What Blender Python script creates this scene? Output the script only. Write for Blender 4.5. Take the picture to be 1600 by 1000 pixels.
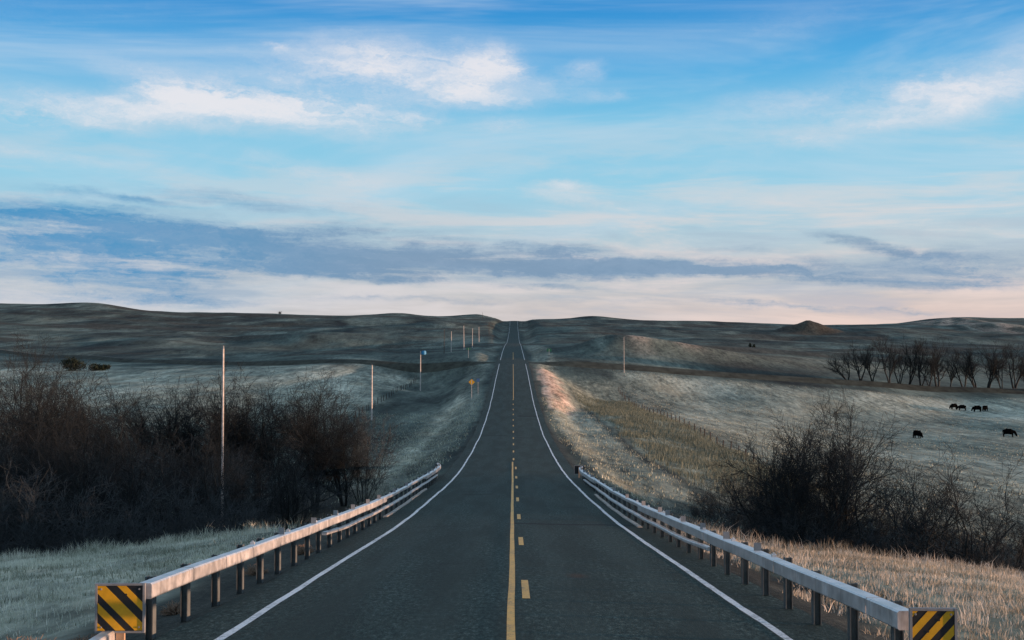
import bpy, bmesh, math, random
import numpy as np
from mathutils import Vector, Matrix, Quaternion
for o in list(bpy.data.objects): bpy.data.objects.remove(o)
SC = bpy.context.scene
COL = SC.collection
R = math.radians
# ------------------------------------------------------------------ camera
F = 2040.0; HZ = 570.0; EYE = 2.35          # focal length in photo pixels, horizon row, eye height
PITCH = math.atan((HZ - 500) / F)
cam = bpy.data.cameras.new('camera'); camo = bpy.data.objects.new('camera', cam); COL.objects.link(camo)
cam.sensor_width = 36; cam.lens = 36 * F / 1600; cam.clip_start = .1; cam.clip_end = 20000
camo.location = (0, 0, EYE); camo.rotation_euler = (R(90) + PITCH, 0, 0)
SC.camera = camo
SC.cycles.max_bounces = 4; SC.cycles.diffuse_bounces = 2; SC.cycles.glossy_bounces = 2; SC.cycles.transmission_bounces = 2
def ray(px, py):
    u = (px - 800) / F; v = (500 - py) / F
    c, s = math.cos(PITCH), math.sin(PITCH)
    return u, c - v * s, s + v * c
def at(px, py, Y):
    u, y, z = ray(px, py); k = Y / y
    return Vector((u * k, Y, EYE + z * k))
# ------------------------------------------------------------------ light
SUN_AZ = 98.0; SUN_EL = 1.8                  # degrees: azimuth clockwise from the road's direction
SC.view_settings.view_transform = 'Standard'; SC.view_settings.look = 'None'
SC.view_settings.exposure = 0.8; SC.view_settings.gamma = 1
sun = bpy.data.lights.new('sun', 'SUN'); sun.energy = 5.0; sun.angle = R(.6); sun.color = (1, .57, .36)
suno = bpy.data.objects.new('sun', sun); COL.objects.link(suno)
S = Vector((math.cos(R(SUN_EL)) * math.sin(R(SUN_AZ)), math.cos(R(SUN_EL)) * math.cos(R(SUN_AZ)), math.sin(R(SUN_EL))))
suno.rotation_euler = S.to_track_quat('Z', 'Y').to_euler(); suno.location = (60, -10, 30)

class NT:
    """small helper round a node tree"""
    def __init__(s, nt): s.nt = nt; s.n = nt.nodes; s.l = nt.links
    def new(s, t, **k):
        n = s.n.new(t)
        for a, b in k.items(): setattr(n, a, b)
        return n
    def set(s, sock, v):
        if hasattr(v, 'is_output') or isinstance(v, bpy.types.NodeSocket): s.l.new(v, sock)
        else: sock.default_value = v
    def math(s, op, a, b=None, c=None, clamp=False):
        n = s.new('ShaderNodeMath', operation=op); n.use_clamp = clamp
        s.set(n.inputs[0], a)
        if b is not None: s.set(n.inputs[1], b)
        if c is not None: s.set(n.inputs[2], c)
        return n.outputs[0]
    def vmath(s, op, a, b=None):
        n = s.new('ShaderNodeVectorMath', operation=op); s.set(n.inputs[0], a)
        if b is not None: s.set(n.inputs[1], b)
        return n.outputs['Value'] if op in ('LENGTH', 'DOT_PRODUCT') else n.outputs[0]
    def scale(s, a, k):
        n = s.new('ShaderNodeVectorMath', operation='SCALE'); s.set(n.inputs[0], a); s.set(n.inputs['Scale'], k); return n.outputs[0]
    def comb(s, x, y, z=0.0):
        n = s.new('ShaderNodeCombineXYZ')
        for i, v in enumerate((x, y, z)): s.set(n.inputs[i], v)
        return n.outputs[0]
    def sep(s, v):
        n = s.new('ShaderNodeSeparateXYZ'); s.set(n.inputs[0], v); return n.outputs
    def noise(s, vec, scale, detail=4, rough=.55, dist=0.0, dim='3D'):
        n = s.new('ShaderNodeTexNoise', noise_dimensions=dim)
        s.set(n.inputs['Vector'], vec); n.inputs['Scale'].default_value = scale; n.inputs['Detail'].default_value = detail
        n.inputs['Roughness'].default_value = rough; n.inputs['Distortion'].default_value = dist
        return n.outputs[0], n.outputs[1]
    def mapr(s, v, a, b, c=0.0, d=1.0, smooth=True):
        n = s.new('ShaderNodeMapRange', interpolation_type='SMOOTHSTEP' if smooth else 'LINEAR')
        for i, x in enumerate((v, a, b, c, d)): s.set(n.inputs[i], x)
        return n.outputs[0]
    def ramp(s, v, stops, interp='LINEAR'):
        n = s.new('ShaderNodeValToRGB'); n.color_ramp.interpolation = interp; s.set(n.inputs[0], v)
        e = n.color_ramp.elements
        while len(e) < len(stops): e.new(.5)
        for i, (p, c) in enumerate(stops): e[i].position = p; e[i].color = (*c, 1) if len(c) == 3 else c
        return n.outputs[0]
    def mix(s, f, a, b, mode='MIX'):
        n = s.new('ShaderNodeMix', data_type='RGBA', blend_type=mode)
        s.set(n.inputs[0], f); 
        for i, v in ((6, a), (7, b)): s.set(n.inputs[i], (*v, 1) if isinstance(v, tuple) and len(v) == 3 else v)
        return n.outputs[2]
    def mapping(s, vec, loc=(0, 0, 0), rot=(0, 0, 0), scl=(1, 1, 1), kind='POINT'):
        n = s.new('ShaderNodeMapping', vector_type=kind); s.set(n.inputs[0], vec)
        n.inputs[1].default_value = loc; n.inputs[2].default_value = rot; n.inputs[3].default_value = scl
        return n.outputs[0]

# ------------------------------------------------------------------ sky (world shader, laid out by compass direction and elevation)
W = bpy.data.worlds.new('World'); SC.world = W; W.use_nodes = True
def make_sky():
    W.node_tree.nodes.clear(); T = NT(W.node_tree)
    d = T.new('ShaderNodeTexCoord').outputs['Generated']
    x, y, z = T.sep(d)
    az = T.math('ARCTAN2', x, y)                                       # 0 along the road, + to the right
    hor = T.math('SQRT', T.math('ADD', T.math('MULTIPLY', x, x), T.math('MULTIPLY', y, y)))
    el = T.math('ARCTAN2', z, hor)
    A = T.math('MULTIPLY', az, 20.4); E = T.math('MULTIPLY', el, 20.4)   # units: about 100 photo pixels each
    P = T.comb(A, E)
    def pos(px, py):
        u, v, w = ray(px, py); return 20.4 * math.atan2(u, v), 20.4 * math.atan2(w, math.hypot(u, v))
    base = T.ramp(T.math('DIVIDE', E, 32.0), [(0.0, (.55, .53, .55)), (.028, (.58, .57, .585)), (.045, (.55, .60, .64)), (.06, (.48, .63, .72)), (.085, (.33, .66, .84)),
        (.115, (.22, .60, .84)), (.145, (.085, .43, .80)), (.172, (.022, .29, .70)), (.3, (.03, .28, .64)), (1, (.05, .28, .60))])
    sky = T.new('ShaderNodeTexSky', sky_type='NISHITA'); sky.sun_disc = False
    sky.sun_elevation = R(SUN_EL); sky.sun_rotation = R(SUN_AZ); sky.altitude = 700
    nis = T.vmath('MULTIPLY', sky.outputs[0], (.10, .10, .10))
    c = T.mix(.07, base, nis)
    # warped coordinates
    st = T.comb(T.math('MULTIPLY', A, .34), E)
    _, wc = T.noise(st, .9, 3, .6)
    w1 = T.vmath('SUBTRACT', wc, (.5, .5, .5))
    _, wc2 = T.noise(T.comb(T.math('MULTIPLY', A, .5), E, 7.0), 3.6, 4, .66)
    w2 = T.vmath('SUBTRACT', wc2, (.5, .5, .5))
    PW = T.vmath('ADD', T.vmath('ADD', P, T.vmath('MULTIPLY', w1, (1.5, .38, 0))), T.vmath('MULTIPLY', w2, (.75, .24, 0)))
    ROT = {}
    def turned(deg):                                                # the warped sky turned by a few set angles
        if deg not in ROT:
            a = R(deg); px_ = T.vmath('DOT_PRODUCT', PW, (math.cos(a), math.sin(a), 0)); py_ = T.vmath('DOT_PRODUCT', PW, (-math.sin(a), math.cos(a), 0)); ROT[deg] = T.comb(px_, py_)
        return ROT[deg]
    def blobs(lst, yk=.0145):
        tot = 0.0
        for (px, py, rx, ry, rot, k) in lst:
            cx, cy = pos(px, py); deg = min((-12, -5, -2, 0, 4, 10, 22), key=lambda q: abs(q - rot)); a = R(deg); rx *= .0122; ry *= yk
            ux, uy = cx * math.cos(a) + cy * math.sin(a), -cx * math.sin(a) + cy * math.cos(a)
            n = T.new('ShaderNodeVectorMath', operation='MULTIPLY_ADD'); T.set(n.inputs[0], turned(deg)); n.inputs[1].default_value = (1 / rx, 1 / ry, 0); n.inputs[2].default_value = (-ux / rx, -uy / ry, 0)
            v = T.math('MULTIPLY_ADD', T.vmath('DOT_PRODUCT', n.outputs[0], n.outputs[0]), -1.0, 1.0, clamp=True)
            tot = T.math('MULTIPLY_ADD', T.math('MULTIPLY', v, v), k, tot)
        return tot
    low = T.mapr(E, 0.5, 4.5, 1.0, 0.0)
    # thin veil everywhere
    f1, _ = T.noise(T.comb(T.math('MULTIPLY', A, .16), T.math('MULTIPLY_ADD', A, -.05, E), 3.0), .7, 5, .62, .6)
    veil = T.math('MULTIPLY', T.mapr(f1, .40, .72, 0.0, .50), T.mapr(E, 5.6, 8.0, 1.0, 1.9))
    c = T.mix(veil, c, (.62, .72, .82))
    f2, _ = T.noise(T.comb(T.math('MULTIPLY', A, .12), T.math('MULTIPLY', E, .5), 23.0), .6, 4, .6, .5)     # unseen broken cloud overhead, added to brighten the ground
    c = T.mix(T.math('MULTIPLY', T.mapr(f2, .36, .62), T.mapr(E, 6.0, 9.5, 0.0, .78)), c, (.74, .74, .76))
    # horizontal streaks low down
    s1, _ = T.noise(T.comb(T.math('MULTIPLY', A, .12), T.math('MULTIPLY_ADD', A, .02, E), 11.0), 2.1, 5, .62, .3)
    st1 = T.math('MULTIPLY', T.mapr(s1, .44, .64), T.mapr(E, 1.0, 4.4, .85, 0.0))
    c = T.mix(st1, c, T.mix(T.mapr(A, -6.0, 6.0), (.66, .66, .69), (.80, .70, .67)))
    st1b = T.math('MULTIPLY', T.mapr(s1, .50, .34), T.mapr(E, .8, 3.2, .75, 0.0))
    c = T.mix(st1b, c, (.36, .46, .58))
    # high white cloud
    wh = blobs([(560, 85, 150, 45, -8, .7), (500, 130, 330, 75, -3, .95), (760, 112, 80, 48, -15, 1.0), (660, 110, 150, 50, -8, .5), (300, 135, 200, 30, -12, .7), (60, 168, 230, 34, 0, .9), (230, 185, 190, 26, -4, .5),
                (430, 170, 260, 36, -2, .7), (735, 155, 100, 22, -5, .6), (655, 182, 60, 8, 0, .6),
                (850, 146, 80, 32, 5, .8), (912, 113, 42, 22, 5, .9), (940, 155, 48, 11, 0, .6), (800, 194, 80, 11, 0, .75), (430, 72, 26, 7, 0, .5),
                (1380, 150, 330, 60, 12, .75), (1450, 170, 200, 36, 8, .65), (1560, 100, 160, 42, 25, .6), (1290, 210, 160, 22, 6, .4), (1150, 165, 170, 34, 2, .32),
                (60, 237, 150, 13, -8, .8), (500, 268, 160, 20, -10, .95), (300, 266, 130, 10, -6, .5), (883, 286, 46, 10, 0, 1.15), (860, 300, 60, 14, 0, .5), (930, 312, 160, 16, -6, .6),
                (90, 20, 300, 40, 5, .35), (1230, 308, 90, 9, 0, .5), (1050, 262, 260, 10, 2, .4), (1450, 345, 200, 30, -4, .65), (1000, 60, 420, 50, 3, .22), (1250, 40, 300, 40, 8, .2)])
    n1, _ = T.noise(T.vmath('ADD', T.comb(T.math('MULTIPLY', A, .22), T.math('MULTIPLY_ADD', A, .06, E), 1.0), T.scale(w2, .5)), 1.5, 6, .64, .3)
    n1b, _ = T.noise(T.vmath('ADD', T.comb(T.math('MULTIPLY', A, .22), E, 9.0), T.scale(w1, .4)), .9, 3, .5)
    den = T.math('MULTIPLY', wh, T.math('MULTIPLY', T.mapr(n1, .30, .70, .28, 1.35, False), T.mapr(n1b, .30, .65, .65, 1.15, False)))
    whm = T.mapr(den, -.1, 1.7, 0.0, .90)
    whc = T.mix(T.mapr(E, 2.0, 4.5), (.84, .74, .71), (.66, .71, .81))
    whc = T.mix(T.mapr(den, .5, 1.5), whc, (.84, .82, .85))
    c = T.mix(whm, c, whc)
    # blue-grey bank and its streamers
    dk = blobs([(40, 382, 600, 66, -1, .95), (420, 390, 520, 60, -3, .85), (760, 404, 430, 50, -4, .8), (620, 440, 300, 9, -2, .5), (900, 452, 260, 8, 1, .45), (700, 470, 260, 6, 0, .4), (960, 404, 160, 26, -4, .55), (40, 329, 360, 34, -4, .5), (420, 314, 360, 20, -5, .38), (180, 309, 160, 10, -6, .45),
                (60, 449, 420, 34, 2, .6), (420, 469, 320, 14, 0, .45), (1080, 420, 330, 16, -4, .75), (1340, 424, 350, 32, -3, .75), (1560, 417, 190, 42, -4, .8), (1380, 384, 160, 16, -14, .6), (1150, 390, 130, 10, 0, .4),
                (1180, 476, 150, 7, -5, .85), (1330, 486, 130, 8, -3, .95), (1000, 472, 160, 5, -2, .5), (1500, 444, 200, 14, 0, .5), (830, 424, 250, 18, -3, .6)], .0112)
    n2, _ = T.noise(T.vmath('ADD', T.comb(T.math('MULTIPLY', A, .15), T.math('MULTIPLY_ADD', A, .05, E), 5.0), T.scale(w2, .35)), 2.1, 6, .64, .3)
    n3, _ = T.noise(T.comb(T.math('MULTIPLY', A, .09), T.math('MULTIPLY_ADD', A, .035, E), 17.0), 3.4, 5, .66, .25)
    dkm = T.mapr(T.math('MULTIPLY', dk, T.math('MULTIPLY', T.mapr(n2, .32, .66, .35, 1.35, False), T.mapr(n3, .32, .62, .32, 1.30, False))), -.04, 1.2, 0.0, .93)
    dkc = T.mix(T.mapr(A, -7.5, -1.0), (.038, .275, .545), (.19, .31, .46))
    dkc = T.mix(T.mapr(n2, .42, .66, .35, 0.0), dkc, (.30, .42, .58))
    c = T.mix(dkm, c, dkc)
    # warm glow towards the sun's side of the horizon
    glow = T.math('MULTIPLY', T.mapr(E, 1.5, .5), T.mapr(A, -3.0, 8.0, .03, .62))
    c = T.mix(T.math('MULTIPLY', glow, T.math('SUBTRACT', 1.0, dkm)), c, (.86, .60, .50))
    # the low sky opposite the sun lies in the dusk shadow
    anti = T.mapr(T.math('COSINE', T.math('SUBTRACT', az, R(SUN_AZ))), -.62, -.95)
    c = T.mix(T.math('MULTIPLY', anti, T.mapr(E, 14.0, 3.0, 0.0, .8)), c, (.13, .24, .36))
    # below the horizon: dull earth
    c = T.mix(T.mapr(E, -.2, -.6), c, (.07, .085, .09))
    bg = T.new('ShaderNodeBackground'); T.l.new(c, bg.inputs[0]); bg.inputs[1].default_value = .574
    out = T.new('ShaderNodeOutputWorld'); T.l.new(bg.outputs[0], out.inputs[0])
make_sky()
W.cycles.sampling_method = 'NONE'      # smooth sky: found by the surfaces' own rays

# ------------------------------------------------------------------ helpers
def tag(o, label=None, cat=None, group=None, kind=None):
    if label: o['label'] = label
    if cat: o['category'] = cat
    if group: o['group'] = group
    if kind: o['kind'] = kind
    return o
def link(name, me, mat=None, parent=None):
    if mat is not None and not me.materials: me.materials.append(mat)
    o = bpy.data.objects.new(name, me); COL.objects.link(o)
    if parent: o.parent = parent
    return o
def empty(name, loc=(0, 0, 0), rz=0):
    o = bpy.data.objects.new(name, None); COL.objects.link(o); o.location = loc; o.rotation_euler = (0, 0, rz); o.empty_display_size = .3; return o
def mesh_np(name, V, Fc, smooth=False):
    """V (n,3), Fc (m,k) with k 3 or 4"""
    V = np.asarray(V, np.float32); Fc = np.asarray(Fc, np.int32); k = Fc.shape[1]
    me = bpy.data.meshes.new(name); me.vertices.add(len(V)); me.vertices.foreach_set('co', V.ravel())
    me.loops.add(Fc.size); me.loops.foreach_set('vertex_index', Fc.ravel())
    me.polygons.add(len(Fc)); me.polygons.foreach_set('loop_start', np.arange(0, Fc.size, k, dtype=np.int32))
    if smooth: me.polygons.foreach_set('use_smooth', np.ones(len(Fc), bool))
    me.update(calc_edges=True); return me
def mesh_bm(name, bm):
    me = bpy.data.meshes.new(name); bm.to_mesh(me); bm.free(); return me
def box(bm, c, s, M=None):
    vs = [bm.verts.new((c[0] + s[0] * a / 2, c[1] + s[1] * b / 2, c[2] + s[2] * d / 2)) for a in (-1, 1) for b in (-1, 1) for d in (-1, 1)]
    if M is not None:
        for v in vs: v.co = M @ v.co
    for f in ((0, 1, 3, 2), (4, 6, 7, 5), (0, 4, 5, 1), (2, 3, 7, 6), (0, 2, 6, 4), (1, 5, 7, 3)): bm.faces.new([vs[i] for i in f])
    return vs
def tubes_np(P0, P1, R0, R1, n):
    P0, P1 = np.asarray(P0, float), np.asarray(P1, float); R0, R1 = np.asarray(R0), np.asarray(R1)
    D = P1 - P0; D /= np.linalg.norm(D, axis=1, keepdims=True) + 1e-9
    ref = np.where(np.abs(D[:, 2:3]) > .9, np.array([[1., 0, 0]]), np.array([[0, 0, 1.]]))
    U = np.cross(D, ref); U /= np.linalg.norm(U, axis=1, keepdims=True) + 1e-9
    Vv = np.cross(D, U); m = len(P0)
    a = np.arange(n) * 2 * math.pi / n
    ring = U[:, None, :] * np.cos(a)[None, :, None] + Vv[:, None, :] * np.sin(a)[None, :, None]
    V = np.concatenate([P0[:, None, :] + ring * R0[:, None, None], P1[:, None, :] + ring * R1[:, None, None]], 1).reshape(-1, 3)
    i = np.arange(n); j = (i + 1) % n
    q = np.stack([i, j, j + n, i + n], 1)
    Fc = (q[None] + (np.arange(m) * 2 * n)[:, None, None]).reshape(-1, 4)
    return V, Fc
def fbm_lattice(seed):
    rng = np.random.default_rng(seed); g = rng.random((256, 256))
    def f(x, y):
        xi = np.floor(x).astype(int); yi = np.floor(y).astype(int); fx = x - xi; fy = y - yi
        fx = fx * fx * (3 - 2 * fx); fy = fy * fy * (3 - 2 * fy)
        a = g[xi & 255, yi & 255]; b = g[(xi + 1) & 255, yi & 255]; c = g[xi & 255, (yi + 1) & 255]; d = g[(xi + 1) & 255, (yi + 1) & 255]
        return (a * (1 - fx) + b * fx) * (1 - fy) + (c * (1 - fx) + d * fx) * fy - .5
    return f
VN = fbm_lattice(5)
def sstep(a, b, x):
    t = np.clip((x - a) / (b - a), 0, 1); return t * t * (3 - 2 * t)

# ------------------------------------------------------------------ materials
def principled(name, rough=.8, spec=.3, metal=0.0):
    m = bpy.data.materials.new(name); m.use_nodes = True; T = NT(m.node_tree); b = T.n['Principled BSDF']
    b.inputs['Roughness'].default_value = rough; b.inputs['Specular IOR Level'].default_value = spec; b.inputs['Metallic'].default_value = metal
    return m, T, b
def bump(T, b, h, strength=.5, dist=.05):
    n = T.new('ShaderNodeBump'); n.inputs['Strength'].default_value = strength; n.inputs['Distance'].default_value = dist
    T.set(n.inputs['Height'], h); T.l.new(n.outputs[0], b.inputs['Normal'])
def objco(T): return T.new('ShaderNodeTexCoord').outputs['Object']
def geo(T): return T.new('ShaderNodeNewGeometry').outputs['Position']
def simple(name, col, rough=.7, spec=.3, metal=0.0, var=.25, scale=6.0):
    m, T, b = principled(name, rough, spec, metal)
    n, _ = T.noise(geo(T), scale, 4, .6)
    lo = tuple(c * (1 - var) for c in col); hi = tuple(min(1, c * (1 + var)) for c in col)
    T.set(b.inputs['Base Color'], T.ramp(n, [(.3, lo), (.7, hi)]))
    return m
def make_terrain_mat():
    m, T, b = principled('prairie', .95, .1)
    p = geo(T); at_ = T.new('ShaderNodeAttribute', attribute_name='zone')
    zr_, zg, zb = T.sep(at_.outputs['Color']); za = at_.outputs['Alpha']
    x, y, z = T.sep(p)
    n_big, _ = T.noise(p, .008, 5, .6, .4)
    n_mid, _ = T.noise(T.comb(x, T.math('MULTIPLY', y, .28), z), .030, 7, .68, .4)
    n_nr, _ = T.noise(T.comb(x, T.math('MULTIPLY', y, .55), z), .8, 5, .72)
    n_fr, _ = T.noise(T.comb(x, T.math('MULTIPLY', y, .16), z), .22, 6, .75)
    n_hf, _ = T.noise(T.comb(x, T.math('MULTIPLY', y, .14), z), .95, 3, .7)
    n_sm = T.math('ADD', T.math('MULTIPLY', n_nr, .30), T.math('ADD', T.math('MULTIPLY', n_fr, .38), T.math('MULTIPLY', n_hf, .32)))
    n_fine, _ = T.noise(p, 9.0, 4, .75)
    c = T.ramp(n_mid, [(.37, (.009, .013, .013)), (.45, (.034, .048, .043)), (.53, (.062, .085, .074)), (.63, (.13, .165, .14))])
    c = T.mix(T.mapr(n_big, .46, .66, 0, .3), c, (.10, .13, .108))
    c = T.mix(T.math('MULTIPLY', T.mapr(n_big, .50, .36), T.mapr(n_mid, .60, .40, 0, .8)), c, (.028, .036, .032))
    c = T.mix(zr_, c, T.ramp(T.math('ADD', T.math('MULTIPLY', n_sm, .6), T.math('MULTIPLY', n_mid, .4)), [(.38, (.10, .122, .098)), (.5, (.255, .285, .23)), (.60, (.46, .485, .40))]))   # pale cropped pasture
    c = T.mix(zg, c, T.ramp(n_sm, [(.36, (.085, .098, .076)), (.5, (.16, .18, .14)), (.62, (.26, .27, .21))]))        # tall tan grass
    c = T.mix(zb, c, T.ramp(n_sm, [(.3, (.022, .022, .018)), (.7, (.06, .055, .042))]))         # brush and litter
    c = T.mix(za, c, T.ramp(n_fine, [(.3, (.016, .018, .016)), (.55, (.045, .050, .043)), (.75, (.10, .10, .085))]))   # gravel shoulder
    bk = T.new('ShaderNodeAttribute', attribute_name='sunlit_earth').outputs['Fac']
    c = T.mix(bk, c, T.ramp(n_sm, [(.40, (.20, .14, .10)), (.5, (.42, .315, .24)), (.60, (.56, .44, .35))]))      # warm sunlight painted into the earth of cut bank and far slopes
    sp = T.ramp(n_sm, [(.38, (.42, .42, .42)), (.5, (1, 1, 1)), (.60, (1.45, 1.43, 1.38))])
    c = T.mix(1.0, c, sp, 'MULTIPLY')
    n_st, _ = T.noise(T.comb(x, T.math('MULTIPLY', y, .5), 40.0), .16, 4, .6)
    c = T.mix(T.math('MULTIPLY', zr_, T.mapr(n_st, .50, .66, 0, .5)), c, (.34, .31, .215))      # straw patches in the pasture
    T.set(b.inputs['Base Color'], c)
    h = T.math('ADD', T.math('MULTIPLY', n_sm, .6), T.math('MULTIPLY', n_fine, .12))
    bump(T, b, h, .8, .35)
    return m
def make_asphalt():
    m, T, b = principled('asphalt', .85, .12)
    p = geo(T); x, y, z = T.sep(p)
    fine, _ = T.noise(p, 26.0, 3, .8)
    v = T.new('ShaderNodeTexVoronoi'); T.l.new(p, v.inputs['Vector']); v.inputs['Scale'].default_value = 34
    big, _ = T.noise(T.comb(T.math('MULTIPLY', x, .9), T.math('MULTIPLY', y, .10), 0.0), 1.0, 4, .6)
    gr, _ = T.noise(T.comb(x, T.math('MULTIPLY', y, .35), 0.0), 11.0, 5, .8)
    c = T.ramp(T.math('ADD', T.math('MULTIPLY', fine, .45), T.math('MULTIPLY', gr, .55)), [(.38, (.006, .012, .010)), (.47, (.019, .032, .028)), (.54, (.042, .064, .055)), (.63, (.13, .165, .145))])
    # wheel tracks worn paler
    ax = T.math('ABSOLUTE', T.math('SUBTRACT', T.math('ABSOLUTE', T.math('ADD', x, .08)), 1.85))
    tr = T.mapr(T.math('ABSOLUTE', T.math('SUBTRACT', ax, .85)), .5, .1)
    c = T.mix(T.math('MULTIPLY', tr, .5), c, (.038, .053, .046))
    c = T.mix(T.mapr(big, .40, .62, 0, .65), c, (.020, .028, .023))
    # tar seams and patches across the lanes
    wob, _ = T.noise(T.comb(x, 0.0, 0.0), .8, 4, .6)
    for (yy, x0, x1, wd, k) in ((43.0, -.1, 4.2, .45, .85), (42.0, -3.2, -1.0, .25, .4), (64, -2.5, -.9, .6, .6), (67, -2.6, -.8, .4, .5), (150.5, -3.7, -.5, .7, .8), (146, .6, 2.3, .9, .55), (190, .8, 3.8, 1.6, .9), (54, 2.2, 3.0, .5, .3), (28, -1.6, -1.0, .3, .3)):
        dy = T.math('ABSOLUTE', T.math('SUBTRACT', T.math('ADD', y, T.math('MULTIPLY', wob, 1.2)), yy + .6))
        f = T.math('MULTIPLY', T.mapr(dy, wd, wd * .3), T.math('MULTIPLY', T.mapr(x, x0 - .2, x0 + .2), T.mapr(x, x1 + .2, x1 - .2)))
        c = T.mix(T.math('MULTIPLY', f, k), c, (.010, .011, .012))
    # brown stain
    dd = T.vmath('LENGTH', T.vmath('MULTIPLY', T.vmath('SUBTRACT', p, (1.25, 25.2, 0)), (1, .4, 0)))
    c = T.mix(T.math('MULTIPLY', T.mapr(T.math('ADD', dd, T.math('MULTIPLY', fine, .3)), .45, .15), .6), c, (.07, .035, .02))
    T.set(b.inputs['Base Color'], c)
    bump(T, b, T.math('ADD', fine, v.outputs[0]), .35, .012)
    return m
def make_paint(name, col, wear):
    m, T, b = principled(name, .6, .3); p = geo(T)
    n, _ = T.noise(p, 14.0, 5, .75); n2, _ = T.noise(p, .6, 3, .6)
    c = T.ramp(n, [(.2, tuple(k * .75 for k in col)), (.6, col)])
    c = T.mix(T.math('MULTIPLY', T.mapr(T.math('ADD', n, T.math('MULTIPLY', n2, .35)), .62, .86), wear), c, (.06, .06, .06))
    T.set(b.inputs['Base Color'], c); return m
def make_galv():
    m, T, b = principled('galvanised_steel', .40, .6, .6); p = geo(T)
    n, _ = T.noise(p, 3.0, 5, .7); n2, _ = T.noise(T.comb(T.sep(p)[0], T.sep(p)[1], T.math('MULTIPLY', T.sep(p)[2], .15)), 9.0, 4, .7)
    c = T.ramp(n, [(.3, (.46, .47, .47)), (.7, (.74, .74, .73))])
    c = T.mix(T.mapr(n2, .50, .72, 0, .6), c, (.34, .31, .27))
    T.set(b.inputs['Base Color'], c); T.set(b.inputs['Roughness'], T.mapr(n, .3, .7, .30, .52)); return m
def make_bark(name, lo, hi):
    m, T, b = principled(name, .9, .15); n, _ = T.noise(geo(T), 2.5, 5, .7)
    T.set(b.inputs['Base Color'], T.ramp(n, [(.3, lo), (.7, hi)])); return m
def make_blade(name, stops):
    m, T, b = principled(name, .85, .15)
    a = T.new('ShaderNodeAttribute', attribute_name='tint'); f = a.outputs['Fac']
    c = T.ramp(f, stops); T.set(b.inputs['Base Color'], c)
    tr = T.new('ShaderNodeBsdfTranslucent'); T.l.new(c, tr.inputs[0])
    mx = T.new('ShaderNodeMixShader'); mx.inputs[0].default_value = .25
    out = T.n['Material Output']; T.l.new(b.outputs[0], mx.inputs[1]); T.l.new(tr.outputs[0], mx.inputs[2]); T.l.new(mx.outputs[0], out.inputs[0])
    return m
M = dict(ground=make_terrain_mat(), asphalt=make_asphalt(), white=make_paint('white_paint', (.78, .78, .77), .8), yellow=make_paint('yellow_paint', (.72, .40, .085), .75),
    galv=make_galv(), gravel=simple('gravel', (.11, .115, .10), .95, .1, 0, .4, 3.0), berm=simple('berm_grass', (.040, .045, .036), .95, .1, 0, .5, .35),
    bark=make_bark('bark', (.014, .017, .017), (.040, .042, .040)), twig=make_bark('twig', (.010, .014, .016), (.030, .036, .038)), stwig=make_bark('shrub_twig', (.024, .031, .034), (.072, .082, .085)), ctwig=make_bark('pale_twig', (.011, .014, .015), (.030, .034, .034)),
    steelpost=simple('weathered_steel', (.085, .098, .098), .75, .3, 0, .3, 5.0), wood=simple('weathered_pole', (.50, .46, .42), .85, .2, 0, .35, 4.0), fpost=simple('fence_post', (.06, .052, .045), .9, .1, 0, .35, 5.0), wire=simple('wire', (.12, .12, .12), .6, .4, .6),
    black=simple('sign_black', (.012, .012, .013), .5, .4, 0, .2), syellow=simple('sign_yellow', (.60, .31, .008), .5, .4, 0, .12, 9), sgrey=simple('sign_frame', (.22, .23, .235), .6, .4, .3, .2),
    lumber=simple('lumber', (.34, .24, .16), .85, .2, 0, .3), reflect=simple('reflector_white', (.80, .80, .80), .4, .5, 0, .05), cow=simple('cow_hide', (.004, .004, .004), 1.0, 0.0, 0, .3),
    concrete=simple('concrete', (.36, .345, .31), .9, .2, 0, .3, 2.0), blue=simple('blue_tank', (.02, .20, .40), .5, .4, 0, .1), green=simple('sign_green', (.02, .12, .07), .5, .4, 0, .1), lblue=simple('sign_blue', (.05, .12, .25), .5, .4, 0, .1),
    conifer=simple('conifer', (.018, .026, .018), .9, .1, 0, .4, 1.0), rock=simple('rock', (.28, .27, .24), .95, .1, 0, .4, .8))

# ------------------------------------------------------------------ terrain
RD = np.array([(-60, -1.0 + .0), (0, -2.35), (16.2, -3.42), (30, -4.36), (43, -5.22), (54, -5.85), (64, -6.30), (73.5, -6.78), (88, -7.36), (100, -7.66), (120, -7.98), (150, -8.14), (176, -7.78), (207, -7.02), (238, -5.8),
    (292, -2.9), (330, -1.2), (368, .36), (405, 1.99), (470, 4.5), (584, 8.5), (680, 10.9), (760, 12.9), (866, 17.0), (1049, 26.2), (1200, 35.0), (1284, 43.5), (1330, 44.2), (1450, 40), (1700, 25), (4500, -60)])
_y = np.arange(-60, 4500, 1.0); _z = np.interp(_y, RD[:, 0], RD[:, 1])
def _smooth(z, w):
    k = np.hanning(2 * w + 1); k /= k.sum(); return np.convolve(np.pad(z, w, mode='reflect', reflect_type='odd'), k, 'valid')
_za = _smooth(_z, 9); _zb = _smooth(_z, 30); _m = sstep(150, 400, _y); _zs = _za * (1 - _m) + _zb * _m
def road_z(Y): return np.interp(Y, _y, _zs) + EYE
def road_x(Y): return np.interp(Y, [0, 500, 1284], [-.02, .3, 1.9])
CP = []
def cpx(px, py, Y): p = at(px, py, Y); CP.append((p.x, p.y, p.z))
def cxyz(X, Y, z): CP.append((X, Y, z + EYE))
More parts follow.
